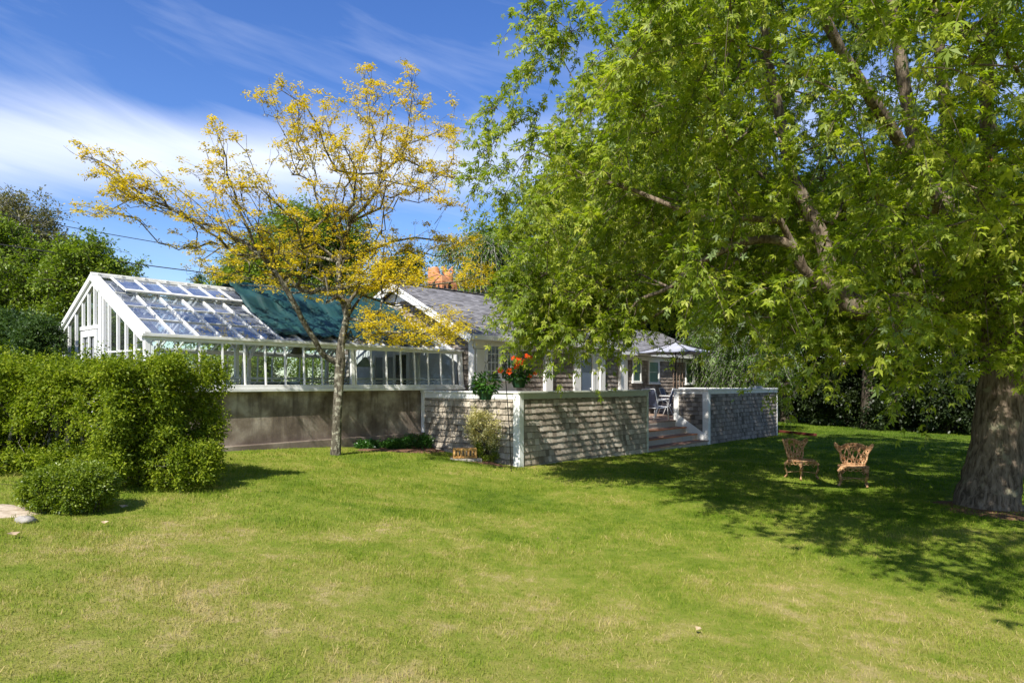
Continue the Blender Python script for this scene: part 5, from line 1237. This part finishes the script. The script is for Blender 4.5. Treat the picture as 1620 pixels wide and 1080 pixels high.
for i, (px, D, yt) in enumerate(BK): tre('broadleaf_tree', ['low dark far tree glimpsed under the maple right of the deck corner', 'low dark far tree glimpsed above the right iron chair', 'low dark far tree glimpsed left of the maple trunk', 'dark far tree in the wood behind the cottage wing', 'dark far tree in the wood above the deck umbrella', 'dark far tree in the wood behind the birch', 'dark far tree in the wood behind the bent maple limb', 'dark far tree in the wood above the garden chairs', 'dark far tree in the wood behind the maple trunk', 'dark far tree beyond the right edge of the lawn'][i], px, D, yt, 330, .4, 620, 60, 1.4, .26, 'leaf_dark', seed=40 + i, group='far trees in the wood', trunk_r=.3)
tre('birch_tree', 'light green weeping birch with hanging sprays right of the deck umbrella', 1195, 27.5, 425, 150, 1.0, 420, 120, .8, .075, 'leaf_weep', kind='oval', hang=1.0, seed=61, barkm='bark_pale', twig=.008)
tre('birch_tree', 'slender light green birch behind the umbrella canopy', 1128, 29.5, 440, 90, 1.0, 240, 120, .8, .075, 'leaf_weep', kind='oval', hang=1.0, seed=62, barkm='bark_pale', twig=.008)
HB = [(1262, 35.5), (1340, 32.5), (1418, 30), (1500, 28), (1590, 26.5), (1680, 25.5)]
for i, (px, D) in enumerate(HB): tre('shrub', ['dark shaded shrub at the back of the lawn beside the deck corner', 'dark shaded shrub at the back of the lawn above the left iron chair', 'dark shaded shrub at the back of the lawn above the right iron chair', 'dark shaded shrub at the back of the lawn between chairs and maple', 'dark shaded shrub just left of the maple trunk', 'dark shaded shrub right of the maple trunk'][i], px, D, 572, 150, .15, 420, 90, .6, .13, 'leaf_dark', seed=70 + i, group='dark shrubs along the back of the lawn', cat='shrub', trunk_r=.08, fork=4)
# ---------------------------------------------------------------- clipped hedges and bushes
def hedge(name, label, c, ax, hx, hy, H, ntuft, nl, spread, size, leafm, lo=.15, seed=0, stems=14, woody=(.0, .0), cat='hedge', wig=.12, round_=.0, group=None, barkm='bark_dark', kind='oval', ntw=5, shoots=0):
    global rng
    keep = rng; rng = np.random.default_rng(seed + 500)
    z = float(g(*c)); e = tag(empty(name, (c[0], c[1], z), ax), label, cat, group)
    n = ntuft * 4; u = rng.uniform(-1, 1, (n, 3)); 
    # push to the skin of the box
    k = rng.integers(0, 3, n); sgn = np.where(rng.random(n) < .5, -1., 1.); inner = rng.random(n) < .35
    for a in range(3):
        m_ = (k == a) & ~inner; u[m_, a] = sgn[m_] * rng.uniform(.80, 1, m_.sum())
    if round_: L_ = np.linalg.norm(u, axis=1); f = np.maximum(1, L_); u = u / (1 + round_ * (f - 1))[:, None]
    bump = 1 + wig * (np.sin(u[:, 0] * 9 + seed) * .5 + np.sin(u[:, 1] * 6 + u[:, 0] * 17) * .4 + np.sin(u[:, 0] * 31 + u[:, 2] * 7) * .3)
    P = u * bump[:, None] * np.array([hx, hy, (H - lo) / 2]); P[:, 2] += (H + lo) / 2
    P = P[P[:, 2] > 0.04]
    if woody[1] > woody[0]:      # an open window of bare stems in the front
        m_ = (P[:, 1] < .15 * hy) & (P[:, 0] > woody[0]) & (P[:, 0] < woody[1]) & (P[:, 2] < H * .60) & (P[:, 2] > .28) & (rng.random(len(P)) < .80); P = P[~m_]
    P = P[:ntuft]
    if shoots:
        q = P[P[:, 2] > H * .9]; q = q[rng.integers(0, len(q), shoots)] + rng.normal(size=(shoots, 3)) * np.array([.08, .08, .0]) + np.array([0, 0, 1.]) * rng.uniform(0, .17, shoots)[:, None] ** 1.0
        q2 = P[rng.integers(0, len(P), shoots // 2)]; q2 = q2 * np.array([1.04, 1.14, 1.0]); P = np.concatenate([P, q, q2])
    s = Skel(); R_ = []
    for i in range(stems):
        x = rng.uniform(-.88, .88) * hx; y = rng.uniform(-.5, .5) * hy; rr = rng.uniform(.018, .045) * (H / 1.7)
        s.limb([(x, y, -.1), (x + rng.normal() * .06, y + rng.normal() * .06, H * .25), (x + rng.normal() * .14, y + rng.normal() * .1, H * .5), (x + rng.normal() * .2, y + rng.normal() * .12, H * .72)], [rr, rr * .9, rr * .75, rr * .5])
    s.attach(P, np.array([0, 0, 0.]), .0022, step=.22, arch=.03, wig=.2, pen=.0); s.solve(.5)
    s.mesh('stems', M[barkm], e, (8, 5, 3))
    o = tuft_leaves('leaves', P, np.array([0, 0, H * .4]), nl, spread, size, kind, M[leafm], e, hang=.05, outw=.75, ntw=ntw, upn=.6)
    rng = keep; return e
hang_ = math.atan2(1.3, -3.6)
hedge('privet_hedge', 'large clipped privet hedge with bare woody stems showing, in front of the greenhouse gable', (-6.45, 9.32), hang_ + math.pi, 2.33, .70, 1.34, 3800, 64, .19, .040, 'leaf_hedge', seed=1, stems=34, woody=(.1, 1.75), barkm='bark_locust', round_=.14, wig=.2, shoots=260)
hedge('privet_hedge', 'left end of the privet hedge running out of the frame', (-10.2, 11.0), hang_ + math.pi, 2.0, .7, 1.45, 900, 60, .24, .042, 'leaf_hedge', seed=2, stems=14, barkm='bark_locust')
hedge('suckers', 'low leafy privet suckers at the right foot of the large hedge', (-4.55, 8.62), hang_ + math.pi, .95, .42, .52, 420, 50, .16, .036, 'leaf_hedge', seed=3, stems=8, lo=.0, cat='shrub', round_=.8, barkm='bark_locust')
x, y, z = gpt(93, 812); hedge('box_bush', 'small round clipped box bush on the lawn in front of the privet hedge', (x - .03, y + .22), 0, .40, .36, .43, 620, 60, .085, .026, 'leaf_bush', seed=4, stems=8, lo=.0, cat='bush', round_=1.0, wig=.05)
q = loc2w(-3.0, 10.3)
for i, (lx, lb) in enumerate(((-6.5, 'green hedge seen through the left panes of the greenhouse'), (-2.2, 'green hedge seen through the middle panes of the greenhouse'), (2.1, 'green hedge beyond the greenhouse near the cottage wall'))):
    q = loc2w(lx, 10.6); hedge('back_hedge', lb, (q[0], q[1]), ROT, 2.25, .6, 2.55 - float(g(q[0], q[1])), 700, 60, .3, .07, 'leaf_bg', seed=6 + i, stems=8, group='hedges behind the greenhouse')
for i, (x_, y_) in enumerate(((-31, 20), (-27, 12), (-36, 28))): tree('broadleaf_tree', ['green tree outside the left edge of the view, nearest the olive tree', 'green tree outside the left edge of the view beyond the hedge end', 'tall green tree outside the left edge of the view, farthest back'][i], x_, y_, 10, 4.6, 4.6, .5, 360, 60, 1.2, .22, 'leaf_bg', seed=90 + i)  # unseen trees added to darken the gable glass reflection and cut sky fill
# variegated shrub, bed plants, deck shrub
x, y, z = gpt(770, 730)
hedge('variegated_shrub', 'cream and yellow variegated shrub growing against the shingled panel', (x - .03, y + .18), ROT, .26, .36, 1.05, 210, 46, .17, .040, 'leaf_varieg', seed=11, stems=14, lo=.35, cat='shrub', round_=1.0, wig=.3, kind='oval', barkm='bark_locust')
hedge('green_shrub', 'low dark green plant at the foot of the variegated shrub', (x + .02, y + .06), 0, .24, .20, .42, 110, 40, .12, .036, 'leaf_bush', seed=12, stems=6, lo=0, cat='plant', round_=1.0)
for i, (lx, ly, hx_, H_) in enumerate(((-.5, 2.68, .34, .24), (-1.25, 2.62, .22, .13), (-1.9, 2.66, .14, .09))):
    q = loc2w(lx, ly); hedge('bed_plant', ['leafy bed plant in the corner where the greenhouse meets the shingled panel', 'low bed plant in the mulch along the greenhouse footing', 'tiny bed plant at the left end of the mulch strip'][i], (q[0], q[1]), ROT, hx_, .14, H_, 70, 30, .12, .05, 'leaf_pot', seed=13 + i, stems=5, lo=0, cat='plant', round_=.8, group='plants in the greenhouse bed', barkm='bark_dark')
q = loc2w(xat(1125, 4.6), 4.6); hedge('yellow_shrub', 'yellow green shrub behind the deck parapet under the right side of the umbrella', (q[0], q[1]), ROT, .75, .6, 2.25, 260, 50, .35, .055, 'leaf_yell', seed=17, stems=8, lo=.4, cat='shrub', round_=.8)

# ---------------------------------------------------------------- grass
def grass():
    V_, F_, T_ = [], [], []; off = 0
    for (y0, y1, dens, h, w) in ((3.3, 7, 4200, .034, .0042), (7, 12, 2100, .040, .006), (12, 20, 700, .045, .010), (20, 38, 170, .05, .018)):
        A = (y1 - y0) * (2 * (.80 * y1 + .6)); n = int(A * dens)
        x = rng.uniform(-(.8 * y1 + .6), .8 * y1 + .6, n); y = rng.uniform(y0, y1, n); keep = np.abs(x) < .8 * y + .5
        # tufty: drop some by a slow noise
        keep &= rng.random(n) < .72 + .28 * np.sin(x * 5.1 + np.sin(y * 4)) * np.sin(y * 4.7 + np.sin(x * 3))
        lx_, ly_ = w2loc(x, y); keep &= ~((ly_ > -.03) & (lx_ > -.05) & (lx_ < 15.4)) & ~((ly_ > 2.9) & (lx_ > gx0 - .15) & (lx_ < 8)) & ~((ly_ > 2.1) & (lx_ > -2.4) & (lx_ <= 0)) & ~((lx_ > -.5) & (lx_ < 0) & (ly_ > 0) & (ly_ < 1.6))
        keep &= np.hypot(x - TB[0], y - TB[1]) > .75 + .15 * np.sin(np.arctan2(y - TB[1], x - TB[0]) * 5)
        keep &= ((x + 5.05) / .36) ** 2 + ((y - 6.6) / .36) ** 2 > 1
        x, y = x[keep], y[keep]; n = len(x)
        hh = h * rng.uniform(.5, 1.35, n) * (1 + .35 * np.sin(x * 2.3 + 1) * np.sin(y * 2.9)); a = rng.uniform(0, 2 * np.pi, n); ww = w * rng.uniform(.6, 1.2, n)
        straw = rng.random(n) < .075; hh = np.where(straw, hh * 1.3, hh)
        ln = rng.uniform(.15, .9, n) + straw * .9; la = rng.uniform(0, 2 * np.pi, n); b = np.stack([x, y, g(x, y) - .004], 1)
        sd_ = np.stack([np.cos(a), np.sin(a), np.zeros(n)], 1) * ww[:, None]; L_ = np.stack([np.cos(la), np.sin(la), np.zeros(n)], 1)
        m1 = b + L_ * (hh * ln * .35)[:, None] + np.array([0, 0, 1]) * (hh * .6)[:, None]; tp_ = b + L_ * (hh * ln * 1.1)[:, None] + np.array([0, 0, 1]) * (hh * np.maximum(.25, 1 - ln * .35))[:, None]
        v = np.stack([b - sd_ * .5, b + sd_ * .5, m1 + sd_ * .4, tp_, m1 - sd_ * .4], 1)
        f = np.array([[0, 1, 2, 4], [4, 2, 3, 3]]); 
        V_.append(np.stack([b - sd_ * .5, b + sd_ * .5, m1 + sd_ * .4, m1 - sd_ * .4, m1 + sd_ * .4, tp_ + sd_ * .04, tp_ - sd_ * .04, m1 - sd_ * .4], 1).reshape(-1, 3))
        F_.append((np.arange(n * 8).reshape(-1, 4)) + off); off += n * 8
        t = np.clip(rng.normal(.45, .2, n) + straw * .6, 0, 1); T_.append(np.repeat(t, 2))
    return link('grass', npmesh('grass', np.concatenate(V_), np.concatenate(F_), np.concatenate(T_)), M['blade'])
tag(grass(), 'short mown lawn grass with dry straw patches', 'grass', kind='stuff')
